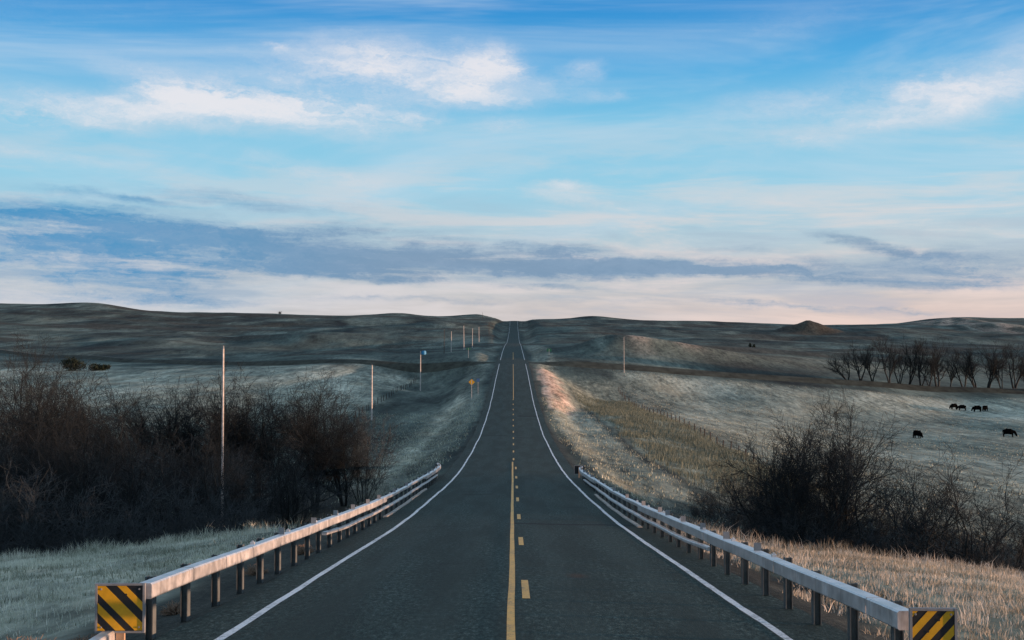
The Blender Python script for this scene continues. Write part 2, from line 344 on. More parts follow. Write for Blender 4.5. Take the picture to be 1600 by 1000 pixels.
for X, Y, z in [(-60, -50, -3.5), (0, -50, -1.4), (60, -50, -3.5), (-30, 0, -4.0), (30, 0, -4.6), (-10, 20, -4.35), (-20, 20, -5.2), (-50, 20, -7.5), (-8, 35, -5.15), (-14, 35, -5.5), (-26, 36, -7.0), (-60, 40, -9.5),
        (8, 15, -3.9), (16, 15, -4.6), (11.7, 30, -5.05), (13.7, 34, -5.7), (25, 30, -7.0), (60, 30, -9.5), (-7, 43, -5.4), (-17, 44, -6.7), (-40, 48, -9.5), (7.4, 38, -5.4),
        (-12, 78, -9.3), (-28, 80, -9.8), (-55, 80, -10.2), (-11, 100, -9.0), (-12, 130, -9.2), (-27, 130, -10), (-26, 185, -10.3), (12, 75, -9.0), (11, 104, -8.7), (12.6, 160, -9.0), (13.4, 218, -8.2), (30, 80, -11.5), (60, 80, -12.3),
        (27, 149, -11.0), (27, 220, -9.4), (27, 330, -6.9), (20, 150, -10.2), (18, 120, -9.8), (-27, 256, -8.3), (-27, 367, -4.6), (-23.5, 219, -9.4), (-200, 100, -9), (200, 100, -13), (-300, 300, -2), (300, 300, -12)]: cxyz(X, Y, z)
for q in [(657, 611, 335), (400, 580, 350), (300, 580, 365), (100, 582, 390), (300, 640, 220), (100, 620, 260), (500, 590, 320), (560, 585, 340),
          (1430, 684, 250), (1580, 683, 250), (1500, 641, 345), (1300, 650, 310), (1300, 700, 210), (1550, 780, 125), (1400, 740, 150), (1200, 640, 310), (1100, 620, 340), (1590, 622, 372), (1345, 611, 368), (1150, 598, 365), (1000, 586, 362),
          (850, 567, 380), (1000, 577, 382), (1150, 589, 388), (1345, 601, 395), (1600, 613, 400), (740, 567, 380), (600, 569, 392), (400, 571, 418), (200, 564, 478), (100, 556, 528), (0, 544, 610),
          (900, 552, 440), (970, 541, 470), (1040, 546, 480), (1100, 551, 490), (1200, 557, 510), (1350, 580, 460), (1550, 596, 450), (1500, 570, 560), (1400, 556, 640), (1250, 545, 680), (1100, 540, 620), (950, 534, 700),
          (900, 524, 850), (1100, 527, 850), (1242, 523, 950), (1400, 530, 900), (1550, 535, 880), (1600, 522, 1050), (700, 548, 600), (600, 552, 580), (450, 552, 600), (300, 549, 640), (150, 540, 700), (0, 525, 800), (650, 530, 850), (500, 528, 880), (300, 524, 900), (120, 510, 950), (0, 500, 980),
          (0, 474, 1300), (80, 476, 1300), (150, 475, 1300), (200, 484, 1320), (240, 490, 1350), (300, 488, 1350), (400, 490, 1380), (440, 492, 1400), (520, 500, 1450), (570, 496, 1420), (615, 492, 1400), (680, 497, 1400), (750, 493, 1380), (785, 498, 1330),
          (850, 500, 1330), (885, 501, 1360), (925, 496, 1380), (1000, 501, 1400), (1100, 501, 1420), (1190, 506, 1400), (1230, 508, 1400), (1320, 509, 1400), (1390, 508, 1400), (1450, 500, 1350), (1500, 498, 1330), (1550, 499, 1330), (1600, 498, 1330),
          (-300, 480, 1300), (1900, 500, 1300), (-300, 540, 600), (1900, 600, 450), (-1200, 490, 1300), (2800, 505, 1300),
          (0, 520, 2200), (400, 525, 2200), (800, 530, 2200), (1200, 530, 2200), (1600, 525, 2200), (800, 560, 4200), (-1500, 560, 4200), (3100, 560, 4200)]: cpx(*q)
CP = np.array(CP)
def _st(X, Y): return X / (Y + 60) * 2.2, np.log(np.maximum(Y + 60, 1))
_s, _t = _st(CP[:, 0], CP[:, 1]); _v = (CP[:, 2] - EYE) / (CP[:, 1] + 60)
def _ker(ds, dt): return np.sqrt(ds * ds + dt * dt + .05 ** 2)
_n = len(CP); _A = np.zeros((_n + 3, _n + 3)); _A[:_n, :_n] = _ker(_s[:, None] - _s[None], _t[:, None] - _t[None]) - np.eye(_n) * .004
_Pm = np.stack([np.ones(_n), _s, _t], 1); _A[:_n, _n:] = _Pm; _A[_n:, :_n] = _Pm.T
_w = np.linalg.solve(_A, np.concatenate([_v, np.zeros(3)]))
def field_z(X, Y):
    sh = X.shape; s, t = _st(X.ravel(), Y.ravel()); out = np.empty(len(s))
    for a in range(0, len(s), 40000):
        b = slice(a, a + 40000); out[b] = _ker(s[b, None] - _s[None], t[b, None] - _t[None]) @ _w[:_n] + _w[_n] + _w[_n + 1] * s[b] + _w[_n + 2] * t[b]
    return (out * (Y.ravel() + 60)).reshape(sh) + EYE
def creek_y(X): return 57 - .32 * np.clip(X, -25, 25) - .1 * np.minimum(X + 25, 0) + .25 * np.maximum(X - 27, 0) + 2.5 * np.sin(X * .11)  # right-hand bend added to place the unseen shading trees
def ground(X, Y):
    X = np.asarray(X, float); Y = np.asarray(Y, float)
    X, Y = np.broadcast_arrays(X, Y); z = field_z(X, Y)
    # rolling relief away from the road
    dx = np.abs(X - road_x(Y)); far = sstep(380, 620, Y) * sstep(12, 60, dx)
    z = z + far * (1 - .65 * sstep(1050, 1270, Y)) * (5.0 * VN(X / 230 + 3, Y / 140 + 9) + 3.2 * VN(X / 95, Y / 70) + 1.7 * VN(X / 38, Y / 32) + .7 * VN(X / 14, Y / 14))
    z = z + .5 * sstep(8, 30, dx) * VN(X / 14 + 7, Y / 14) * sstep(20, 120, Y) + .12 * VN(X / 2.1, Y / 2.1) * sstep(5.5, 8, dx) * (1 - sstep(150, 300, Y))
    for (kx, kY, kw, kl, kh) in ((615, 1390, 55, 60, 2.4), (752, 1372, 42, 45, 2.0), (925, 1372, 36, 45, 2.0), (865, 1335, 14, 20, 1.0), (150, 1300, 60, 70, 1.5), (1500, 1335, 60, 60, 1.5), (480, 820, 90, 60, 4.0), (250, 760, 80, 60, 3.5), (690, 1050, 50, 50, 4.0), (1380, 1000, 70, 60, 3.0), (1500, 1200, 40, 45, 6.0), (1560, 1110, 50, 40, 4.0)):
        kX = (kx - 800) / F * kY; z = z + kh * np.exp(-((X - kX) / (kw / F * kY)) ** 2 - ((Y - kY) / kl) ** 2)      # knolls
    z = z + 5.0 * np.exp(-((Y - 455 - .3 * (X - 35)) / 26) ** 2) * sstep(14, 36, X) * (1 - sstep(36, 120, X))       # spur beyond the side road
    # butte
    b = at(1262, 502, 1000); r = np.hypot((X - b.x) / 28, (Y - 1000) / 30); r = r * (1 + .35 * VN(X / 15, Y / 15)); z = z + 9.6 * np.clip(1 - r, 0, 1) ** 1.1 + 1.6 * sstep(1.3, .6, r) * VN(X / 5, Y / 6)
    # creek cut
    c = np.abs(Y - creek_y(X)); cut = sstep(13.5, 5.0, c) * sstep(5.8, 9.5, dx)
    bed = road_z(57.0) - 5.2; z = np.where(bed < z, z + (bed - z) * cut, z)
    # road formation
    rz = road_z(Y); hw = 5.5 + .0035 * np.maximum(Y, 0); wdt = np.maximum(2.5 + .004 * np.maximum(Y, 0), 2.6 * np.abs(rz - .25 - z))
    k = sstep(0, 1, (dx - hw) / wdt)
    formed = rz - .10 - .22 * sstep(0, 1, (dx - 4.4) / 1.4)
    return formed * (1 - k) + z * k
def gz(X, Y): return float(ground(np.array([X]), np.array([Y]))[0])
def make_terrain():
    yy = np.exp(np.linspace(math.log(6), math.log(4200), 800)) - 60
    c = np.linspace(-.52, .52, 380); e = np.geomspace(.53, 3.2, 34); ss = np.concatenate([-e[::-1], c, e])
    Yg, Sg = np.meshgrid(yy, ss, indexing='ij'); Xg = Sg * (Yg + 60)
    Zg = ground(Xg, Yg)
    nr, nc = Xg.shape
    V = np.stack([Xg, Yg, Zg], -1).reshape(-1, 3)
    i = np.arange(nr - 1)[:, None] * nc + np.arange(nc - 1)[None]
    Fc = np.stack([i, i + 1, i + nc + 1, i + nc], -1).reshape(-1, 4)
    me = mesh_np('ground', V, Fc, True)
    X, Y = Xg, Yg; dx = np.abs(X - road_x(Y)); n = VN(X / 9, Y / 14); n3 = VN(X / 3, Y / 5)
    C = np.zeros((nr, nc, 4))
    # pale cropped pasture: right field, left field, near verges, mown strips beside the road
    pas = sstep(24, 34, X + 6 * n) * sstep(66, 80, Y) * (1 - sstep(360, 376, Y)) * (.62 + .5 * VN(X / 26, Y / 34))
    pl = sstep(-26, -34, X + 8 * n) * sstep(150, 260, Y + 40 * n) * (1 - sstep(330, 420, Y - .45 * np.maximum(-X - 60, 0) + 60 * n)) * .9
    verge = sstep(6.2, 7.6, dx + n3) * (1 - sstep(46, 52, Y + 3 * n)) * np.where(X > 0, .3, 1.0)
    mown = sstep(6.0, 6.6, dx) * (1 - sstep(12.0, 13.2, dx + .8 * n3)) * sstep(78, 90, Y) * (1 - .5 * sstep(520, 700, Y)) * np.where(X > 0, .6 - .2 * sstep(240, 330, Y), .2)
    strip = np.exp(-((dx - 11) / 2.2) ** 2) * sstep(85, 100, Y) * (1 - sstep(240, 300, Y)) * (X < 0) * (.75 + .9 * VN(X / 1.2, Y / 20))
    C[..., 0] = np.clip(np.maximum.reduce([pas, pl, verge, mown, strip]) + .25 * n * 0, 0, 1)
    tall = sstep(13.2, 14.2, X + .8 * n3) * (1 - sstep(26, 29, X + 2 * n)) * sstep(84, 98, Y + 10 * n) * (1 - sstep(330, 362, Y)) * .9
    hill = np.exp(-((Y - 470 - .15 * X) / 45) ** 2) * sstep(30, 60, X) * .45
    C[..., 1] = np.clip(np.maximum.reduce([tall, hill, sstep(5.0, 6.5, X + n3) * (1 - sstep(40, 46, Y + 3 * n)) * .9]), 0, 1)
    ck = sstep(15.5, 9, np.abs(Y - creek_y(X))) * sstep(6.4, 8.5, dx)
    thick = (X < -9) * sstep(50, 56, Y + 2 * n) * (1 - sstep(88, 112, Y + 14 * n)) * sstep(-7, -12, X) * .9
    b = at(1262, 502, 1000); but = sstep(1.25, .9, np.hypot((X - b.x) / 28, (Y - 985) / 34) + .5 * n) * .9
    co = sstep(.16, .30, VN(X / 60 + 31, Y / 26 + 8) + .4 * VN(X / 18, Y / 9)) * sstep(430, 560, Y) * .8
    ditch = np.exp(-((X - 13.3 - .3 * n3) / .55) ** 2) * sstep(95, 105, Y) * (1 - sstep(235, 260, Y)) * .7
    C[..., 2] = np.clip(np.maximum.reduce([ck * .95, thick, but, co, ditch]), 0, 1)
    gr = (1 - sstep(5.15 - .45 * sstep(60, 90, Y), 6.1 - .95 * sstep(60, 90, Y), dx + .9 * n3 * (1 - .6 * sstep(60, 90, Y)) + .4 * n * (1 - sstep(60, 90, Y)) - np.where((X < 0) & (Y < 48), 1.3, 0))); gr = np.maximum(gr, (1 - sstep(7.5, 8.6, dx + 1.6 * n3)) * (1 - sstep(17.0, 20.5, Y)) * .85 * (X < 0)); C[..., 3] = np.clip(gr * (1 - .85 * sstep(300, 650, Y)), 0, 1)
    a = me.attributes.new('zone', 'FLOAT_COLOR', 'POINT'); a.data.foreach_set('color', C.reshape(-1).astype(np.float32))
    sunlit_earth = sstep(6.0, 6.6, X + .5 * n3) * (1 - sstep(9.5, 12.5, X + 3 * n)) * sstep(205, 225, Y + 12 * n) * (1 - sstep(345, 362, Y)) * sstep(-.30, .05, VN(X / 1.7, Y / 9) + .12)  # mask for the sunlit tone painted on the cut bank
    for (kx, kY, kw, kl, kk) in ((1500, 1165, 46, 55, .9), (1575, 1080, 40, 40, .8), (1445, 1240, 22, 40, .7), (985, 458, 26, 24, .55), (1060, 470, 40, 16, .45)):  # more painted sunlight, on the spur and far right slopes
        kX = (kx - 800) / F * kY; sunlit_earth = np.maximum(sunlit_earth, kk * np.exp(-((X - kX) / (kw / F * kY)) ** 2 - ((Y - kY) / kl) ** 2) * sstep(-.35, .15, VN(X / 9, Y / 22)))
    me.attributes.new('sunlit_earth', 'FLOAT', 'POINT').data.foreach_set('value', np.clip(sunlit_earth, 0, 1).astype(np.float32).ravel())
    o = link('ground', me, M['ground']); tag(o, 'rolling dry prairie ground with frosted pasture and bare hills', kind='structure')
make_terrain()

# ------------------------------------------------------------------ road, markings, side road
YR = np.concatenate([np.arange(-50, 220, 1.0), np.arange(220, 700, 4.0), np.arange(700, 1700, 8.0)])
def strip(name, Y, xl, xr, lift, mat, parent=None, crown=True):
    """xl, xr arrays or numbers: offsets from the road axis"""
    Y = np.asarray(Y, float); xl = np.broadcast_to(xl, Y.shape); xr = np.broadcast_to(xr, Y.shape); n = 7 if np.max(xr - xl) > 3 else 2
    f = np.linspace(0, 1, n); Xo = xl[:, None] * (1 - f) + xr[:, None] * f
    Z = road_z(Y)[:, None] + lift + .00003 * np.maximum(Y, 0)[:, None] - .018 * np.abs(Xo + .08)
    V = np.stack([Xo + road_x(Y)[:, None], np.broadcast_to(Y[:, None], Xo.shape), Z], -1).reshape(-1, 3)
    i = np.arange(len(Y) - 1)[:, None] * n + np.arange(n - 1)[None]
    return link(name, mesh_np(name, V, np.stack([i, i + 1, i + n + 1, i + n], -1).reshape(-1, 4), True), mat, parent)
rng = np.random.default_rng(3)
edge = .14 * VN(YR / 3.0, YR * 0 + 2) + .06 * VN(YR, YR * 0)
road = strip('road', YR, -4.62 - edge, 4.45 + edge[::-1], .012, M['asphalt']); tag(road, 'straight two lane asphalt road dipping into the valley and climbing the far hill', kind='structure')
def jit(Y, s): return .035 * VN(Y / 2.3, Y * 0 + s) + .05 * VN(Y / 9, Y * 0 + s + 4)
YW = YR[(YR > -50)]
for s, a in ((-1, -3.74), (1, 3.57)):
    for (y0, y1) in ((-50, 366), (394, 1335)):
        q = np.concatenate([np.arange(y0, min(y1, 120), .5), np.arange(max(y0, 120), y1 + 1, 2.0)])
        hw = .062 + .012 * VN(q * 2, q * 0 + s)
        strip('edge_line', q, a + jit(q, s) - hw, a + jit(q, s) + hw, .018, M['white'], road)
for (y0, y1) in ((-50, 104), (232, 362), (396, 470)):
    q = np.arange(y0, y1 + .1, 1.0); strip('centre_line', q, -.055 + .3 * jit(q, 9) + (0 if y0 < 0 else .12), .055 + .3 * jit(q, 9) + (0 if y0 < 0 else .12), .018, M['yellow'], road)
k = -4
while True:
    y0 = 21.05 + 12.2 * k; k += 1
    if y0 > 232: break
    xo = .235 if y0 < 104 else .08
    q = np.linspace(y0, y0 + 3.05, 5); strip('lane_dash', q, xo - .062, xo + .062, .018, M['yellow'], road)
def side_road(name, pts, label):
    P = [at(*p) for p in pts]; X = np.array([p.x for p in P]); Y = np.array([p.y for p in P])
    o_ = np.argsort(X); X, Y = X[o_], Y[o_]
    xs = np.linspace(X[0], X[-1], 120); ys = _smooth(np.interp(xs, X, Y), 8); zg = ground(xs, ys); zt = _smooth(zg, 6) + 1.1
    end = np.minimum(np.abs(xs - xs[0]), np.abs(xs - xs[-1])) if False else None
    near = np.where(np.abs(xs) < 22, 1 - sstep(22, 7, np.abs(xs)), 1); zt = np.where(np.abs(xs) < 22, road_z(ys) - .12 + (zt - road_z(ys) + .12) * near, zt)
    prof = [(-8, None), (-2.7, -.04), (2.7, -.04), (8, None)]
    rows = []
    for dy, dz in prof: rows.append(np.stack([xs, ys + dy, (ground(xs, ys + dy) - .4) if dz is None else zt + dz], 1))
    n = len(xs); V = np.concatenate(rows); i = np.arange(n - 1)
    Fc = np.concatenate([np.stack([i + a * n, i + 1 + a * n, i + 1 + (a + 1) * n, i + (a + 1) * n], 1) for a in range(3)])
    emb = link(name, mesh_np(name, V, Fc, False), M['berm']); tag(emb, label, kind='structure')
    V = np.concatenate([np.stack([xs, ys + dy, zt + .03], 1) for dy in (-2.5, 2.5)])
    link('gravel_surface', mesh_np('gravel_surface', V, np.stack([i, i + 1, i + 1 + n, i + n], 1)), M['gravel'], emb)
side_road('side_road', [(826, 566, 379), (1000, 577, 382), (1150, 589, 388), (1345, 601, 395), (1600, 613, 400), (1900, 625, 408)], 'low embanked gravel side road crossing the right pasture')
side_road('side_road', [(774, 566, 380), (600, 569, 392), (400, 571, 418), (200, 564, 478), (100, 556, 528), (0, 544, 610), (-200, 530, 760)], 'low embanked gravel side road curving off across the left pasture')

# ------------------------------------------------------------------ guardrails
def beam_mesh(y0, y1, x, zt, w, h, side):
    n = max(2, int((y1 - y0) / 1.0) + 1); ys = np.linspace(y0, y1, n); bev = min(.018, h * .2)
    prof = [(-w / 2 + bev, 0), (w / 2 - bev, 0), (w / 2, -bev), (w / 2, -h + bev), (w / 2 - bev, -h), (-w / 2 + bev, -h), (-w / 2, -h + bev), (-w / 2, -bev)]
    bm = bmesh.new(); rings = []
    for y in ys:
        fl = side * .0
        rings.append([bm.verts.new((x(y) + a, y, float(road_z(y)) + zt + b)) for a, b in prof])
    for a, b in zip(rings, rings[1:]):
        for i in range(8): bm.faces.new((a[i], b[i], b[(i + 1) % 8], a[(i + 1) % 8]))
    bm.faces.new(rings[0]); bm.faces.new(rings[-1][::-1])
    return mesh_bm('beam', bm)
def post_mesh(w=.11, d=.15, h=1.35):
    bm = bmesh.new(); box(bm, (-w / 2 + .007, 0, h / 2), (.014, d, h)); box(bm, (w / 2 - .007, 0, h / 2), (.014, d, h)); box(bm, (0, 0, h / 2 - .001), (w - .03, .016, h - .004)); return mesh_bm('post', bm)
POST = post_mesh()
_b = bmesh.new(); box(_b, (0, 0, .065), (.12, .012, .13)); box(_b, (0, .03, .005), (.10, .07, .01)); REFL = mesh_bm('reflector', _b)
_b = bmesh.new(); box(_b, (0, 0, .018), (.07, .10, .036)); box(_b, (0, 0, .045), (.03, .03, .03)); CLIP = mesh_bm('splice_bolt', _b)
def guardrail(side, xr, y0, y1, by0, by1, joints, refl, lower, label):
    yb = [y0] + joints + [y1]
    root = empty('guardrail', (xr, y0, float(road_z(y0)))); tag(root, label, 'guardrail')
    inv = Matrix.Translation(-root.location)
    def xf(y): return xr + side * .35 * max(0, (y - (y1 - 7)) / 7) ** 2 + .012 * math.sin(y * .9) 
    def add(nm, me, mat, loc=None, rz=0):
        o = link(nm, me, mat, root)
        if loc is None: o.location = inv.translation
        else: o.location = Vector(loc) - root.location; o.rotation_euler = (0, 0, rz)
        return o
    for a, b in zip(yb, yb[1:]):
        thin = a >= by0 - .1 and b <= by1 + .1
        h = .11 if thin else .20
        add('beam', beam_mesh(a + .02, b - .02, xf, .69, .15 if thin else .19, h, side), M['galv'])
    for a in yb[1:-1]: add('splice', beam_mesh(a - .05, a + .05, xf, .682, .14, .085, side), M['steelpost'])
    y = y0 + .95; rr = random.Random(4)
    while y < y1 - .2:
        br = by0 < y < by1
        o = add('post', POST, M['steelpost'], (xf(y) + side * .165, y, float(road_z(y)) - .66 + rr.uniform(-.01, .03)), rr.uniform(-.05, .05))
        y += 1.905 if not br else 2.3
    for i, y in enumerate(refl): add('reflector', REFL, M['reflect'] if (side > 0 or i % 3 == 2) else M['sgrey'], (xf(y) + side * .02, y, float(road_z(y)) + .69), rr.uniform(-.2, .2))
    y = y0 + 7.2
    while y < y1: add('splice_bolt', CLIP, M['galv'], (xf(y) + side * .05, y, float(road_z(y)) + .69), 0); y += 3.81
    add('lower_rail', beam_mesh(lower[0], lower[1], lambda y: xf(y) - side * .03 + side * .14 * max(0, 1 - (y - lower[0]) / 2.5), .335, .13, .085, side), M['galv'])
    add('bridge_curb', beam_mesh(by0, by1, lambda y: xf(y) - side * .02, -.02, .15, .26, side), M['concrete'])
    return root, xf, add
gl, xl, addl = guardrail(-1, -4.66, 16.6, 89.0, 48.0, 70.5, [18.9, 21.0, 23.1, 32.7, 40.5, 48.0, 55.5, 63, 70.5, 80], [26.7, 30.9, 34.8, 38.6, 42.5, 46.2, 52, 58, 73.5, 77.3, 81.1, 85], (33.4, 80.5),
    'steel box beam guardrail along the left road edge, lit orange by the sun')
gr_, xr_, addr = guardrail(1, 4.12, 13.7, 84.0, 42.0, 64.6, [15.0, 20.2, 27.5, 35, 42.0, 49.5, 57, 64.6, 74], [22.2, 25.3, 28.5, 31.7, 34.9, 36.8, 41.2, 47, 53, 68, 71.5, 75, 78.5, 82], (28.0, 74.0),
    'steel box beam guardrail along the right road edge, its road side in shade')
addl('ground_rail', beam_mesh(11.5, 17.35, lambda y: -4.58 - .09 * (y - 11.5), .13, .16, .13, -1), M['galv'])

# ------------------------------------------------------------------ hazard marker boards
def clip_poly(poly, f):
    out = []
    for i in range(len(poly)):
        a, b = poly[i], poly[(i + 1) % len(poly)]; fa, fb = f(a), f(b)
        if fa >= 0: out.append(a)
        if fa * fb < 0: t = fa / (fa - fb); out.append((a[0] + (b[0] - a[0]) * t, a[1] + (b[1] - a[1]) * t))
    return out
def marker(c, w, h, bands, sgn, label, rz, back=False):
    root = empty('hazard_marker', (c.x, c.y, gz(c.x, c.y)), rz); tag(root, label, 'sign', 'guardrail end markers')
    dz = c.z - root.location.z; fs = 1 if back else -1       # side the stripes face (-Y faces the camera)
    bm = bmesh.new(); box(bm, (0, .03 * -fs, dz / 2 + .1), (.10, .06, dz + .15)); link('post', mesh_bm('post', bm), M['lumber'], root)
    bm = bmesh.new(); box(bm, (0, 0, dz), (w, .02, h)); pan = link('panel', mesh_bm('panel', bm), M['black'], root)
    for sx in (-1, 1):
        for sz in (-1, 1):
            bm = bmesh.new(); bmesh.ops.create_cone(bm, cap_ends=True, segments=8, radius1=.013, radius2=.010, depth=.012, matrix=Matrix.Translation((sx * w * .42, fs * .018, dz + sz * h * .42)) @ Matrix.Rotation(R(90) * -fs, 4, 'X')); link('bolt', mesh_bm('bolt', bm), M['sgrey'], pan)
    bm = bmesh.new(); t = .026
    for sx in (-1, 1): box(bm, (sx * (w / 2 + t / 2), 0, dz), (t, .05, h + 2 * t))
    for sz in (-1, 1): box(bm, (0, 0, dz + sz * (h / 2 + t / 2 + .0005)), (w - .001, .046, t))
    link('frame', mesh_bm('frame', bm), M['sgrey'], root)
    for (a, b) in bands:
        p = [(0, 0), (1, 0), (1, 1), (0, 1)]; g = lambda q: q[0] - sgn * q[1]
        p = clip_poly(p, lambda q: g(q) - a); p = clip_poly(p, lambda q: b - g(q)) if p else p
        if len(p) < 3: continue
        bm = bmesh.new(); y = fs * .0125
        f = [bm.verts.new(((q[0] - .5) * w * .985, y, dz + (.5 - q[1]) * h * .985)) for q in p]; bk = [bm.verts.new((v.co.x, y - fs * .002, v.co.z)) for v in f]
        bm.faces.new(f)
        for i in range(len(f)): bm.faces.new((f[i], f[(i + 1) % len(f)], bk[(i + 1) % len(f)], bk[i]))
        bmesh.ops.recalc_face_normals(bm, faces=bm.faces); link('stripe', mesh_bm('stripe', bm), M['syellow'], pan)
    if not back:
        for (u, v) in ((.63, .2), (.37, .45)) if sgn < 0 else ((.63, .2),):
            bm = bmesh.new(); bmesh.ops.create_circle(bm, cap_ends=True, segments=8, radius=.014, matrix=Matrix.Translation(((u - .5) * w, fs * .0135, dz + (.5 - v) * h)) @ Matrix.Rotation(R(90), 4, 'X')); link('dent', mesh_bm('dent', bm), M['black'], pan)
cL = at(188, 950, 16.35); marker(cL, .56, .56, [(-.17, .17), (-.6, -.38), (-1, -.83), (.43, .63)], 1, 'square board with yellow and black diagonal stripes at near end of left guardrail', R(2))
cR = at(1458, 990, 13.5); marker(cR, .43, .47, [(0, .13), (.37, .6), (.83, 1.06), (1.29, 1.52), (1.75, 2)], -1, 'square board with yellow and black diagonal stripes at near end of right guardrail', R(-2))
cB = at(905, 734, 84.5); marker(cB, .58, .52, [(-.17, .17), (-.6, -.38), (-1, -.83), (.43, .63)], 1, 'dark back of the marker board at far end of right guardrail', 0, True)

# ------------------------------------------------------------------ utility poles and signs
def pole(px, top, Y, label, h=None, base=None, r=.15, dark=False, tank=False):
    p = at(px, top, Y); g = gz(p.x, Y); bm = bmesh.new(); H = p.z - g; n = 10
    lean = (random.Random(px).uniform(-.012, .012), random.Random(px + 1).uniform(-.012, .012))
    rings = []
    for j in range(7):
        f = j / 6; rr = r * (1 - .38 * f); rings.append([bm.verts.new((rr * math.cos(2 * math.pi * i / n) + lean[0] * H * f, rr * math.sin(2 * math.pi * i / n) + lean[1] * H * f, -.5 + (H + .5) * f)) for i in range(n)])
    for a, b in zip(rings, rings[1:]):
        for i in range(n): bm.faces.new((a[i], a[(i + 1) % n], b[(i + 1) % n], b[i]))
    bm.faces.new(rings[-1])
    root = empty('utility_pole', (p.x, Y, g)); tag(root, label, 'pole', 'utility poles beside the road')
    shaft = link('shaft', mesh_bm('shaft', bm), M['fpost'] if dark else M['wood'], root)
    bm = bmesh.new()
    tx, ty = lean[0] * H, lean[1] * H
    bmesh.ops.create_cone(bm, cap_ends=True, segments=8, radius1=.05, radius2=.035, depth=.16, matrix=Matrix.Translation((tx, ty, H + .085)))
    link('insulator', mesh_bm('insulator', bm), M['sgrey'], shaft)
    if tank:
        bm = bmesh.new(); bmesh.ops.create_cone(bm, cap_ends=True, segments=16, radius1=.62, radius2=.62, depth=1.0, matrix=Matrix.Translation((tx + .84, ty, H - .35)))
        bmesh.ops.bevel(bm, geom=[e for e in bm.edges if abs(e.verts[0].co.z - e.verts[1].co.z) < .01], offset=.15, segments=3, affect='EDGES')
        link('tank', mesh_bm('tank', bm), M['blue'], root)
pole(349, 545, 70, 'tall pale utility pole standing at the left thicket', r=.075)
pole(581, 571, 219, 'pale utility pole just right of the left thicket', r=.15)
pole(657, 549, 335, 'pale utility pole with a blue drum at its top', r=.15, tank=True)
pole(694, 515, 452, 'thin grey utility pole, leftmost of the distant cluster left of the road', r=.12, dark=True)
pole(705, 518, 470, 'utility pole second from left in the distant cluster left of the road', r=.13)
pole(725, 509, 590, 'thick pinkish utility pole in the distant cluster left of the road', r=.16)
pole(738, 513, 640, 'utility pole just right of the thick pinkish one in the distance', r=.14)
pole(748.5, 511, 760, 'small distant utility pole close to the left of the climbing road', r=.16)
pole(754, 488, 1290, 'tiny utility pole on the skyline left of the road crest', r=.16, dark=True)
pole(544, 493, 1400, 'tiny utility pole on the skyline of the left hills', r=.16, dark=True)
pole(764, 505, 900, 'small dark utility pole nearest the climbing road on its left', r=.16, dark=True)
pole(975, 527, 366, 'lone pale utility pole in the right pasture beside the gravel side road', r=.075)
def sign(name, px, py, Y, size, mat, label, shape, pr=.04):
    p = at(px, py, Y); g = gz(p.x, Y); root = empty(name, (p.x, Y, g)); tag(root, label, 'sign'); H = p.z - g
    bm = bmesh.new(); box(bm, (0, .03, (H + size[1] * .35) / 2 - .15), (pr, pr, H + size[1] * .35 + .3)); link('post', mesh_bm('post', bm), M['wood'], root)
    bm = bmesh.new(); a, b = size[0] / 2, size[1] / 2
    pts = [(0, -b), (a, 0), (0, b), (-a, 0)] if shape == 'diamond' else [(-a, -b), (a, -b), (a, b), (-a, b)]
    f0 = [bm.verts.new((x, -.012, H + z)) for x, z in pts]; f1 = [bm.verts.new((x, .008, H + z)) for x, z in pts]
    bm.faces.new(f0); bm.faces.new(f1[::-1])
    for i in range(4): bm.faces.new((f0[i], f1[i], f1[(i + 1) % 4], f0[(i + 1) % 4]))
    bmesh.ops.recalc_face_normals(bm, faces=bm.faces); link('panel', mesh_bm('panel', bm), mat, root)
sign('warning_sign', 737, 597, 238, (1.15, 1.15), M['syellow'], 'yellow diamond warning sign left of the road', 'diamond', .09)
sign('road_sign', 747, 594, 246, (.6, .6), M['lblue'], 'small blue sign just right of the yellow diamond sign', 'square', .06)
sign('road_sign', 732, 545, 400, (1.3, .7), M['green'], 'small dark green sign on a pale post left of the road near the side road', 'square', .09)
sign('road_sign', 858, 547, 420, (1.5, 1.0), M['green'], 'small dark green sign right of the road beyond the side road', 'square', .09)

# ------------------------------------------------------------------ fences
def fence(X, y0, y1, step, label, seed):
    rr = random.Random(seed); root = empty('wire_fence', (X, y0, gz(X, y0))); tag(root, label, 'fence')
    bm = bmesh.new(); bmesh.ops.create_cone(bm, cap_ends=True, segments=7, radius1=.085, radius2=.07, depth=1.6, matrix=Matrix.Translation((0, 0, .4))); me = mesh_bm('post', bm)
    y = y0; tops = []
    while y <= y1:
        x = X + rr.uniform(-.12, .12); z = gz(x, y); o = link('post', me, M['fpost'], root); o.location = Vector((x, y, z)) - root.location
        o.rotation_euler = (rr.uniform(-.07, .07), rr.uniform(-.07, .07), 0); o.scale = (1, 1, rr.uniform(.88, 1.1)); tops.append((x, y, z)); y += step * rr.uniform(.9, 1.1)
    T_ = np.array(tops) - np.array(root.location)
    for h in (.35, .7, 1.05):
        P = T_ + [0, 0, h]; V, Fc = tubes_np(P[:-1], P[1:], np.full(len(P) - 1, .008), np.full(len(P) - 1, .008), 3); link('wire', mesh_np('wire', V, Fc), M['wire'], root)
fence(27.0, 146, 336, 5.5, 'wire fence on dark wooden posts between tan grass and the right pasture', 1)
fence(-27.0, 225, 372, 5.5, 'wire fence on dark wooden posts receding across the left pasture', 2)

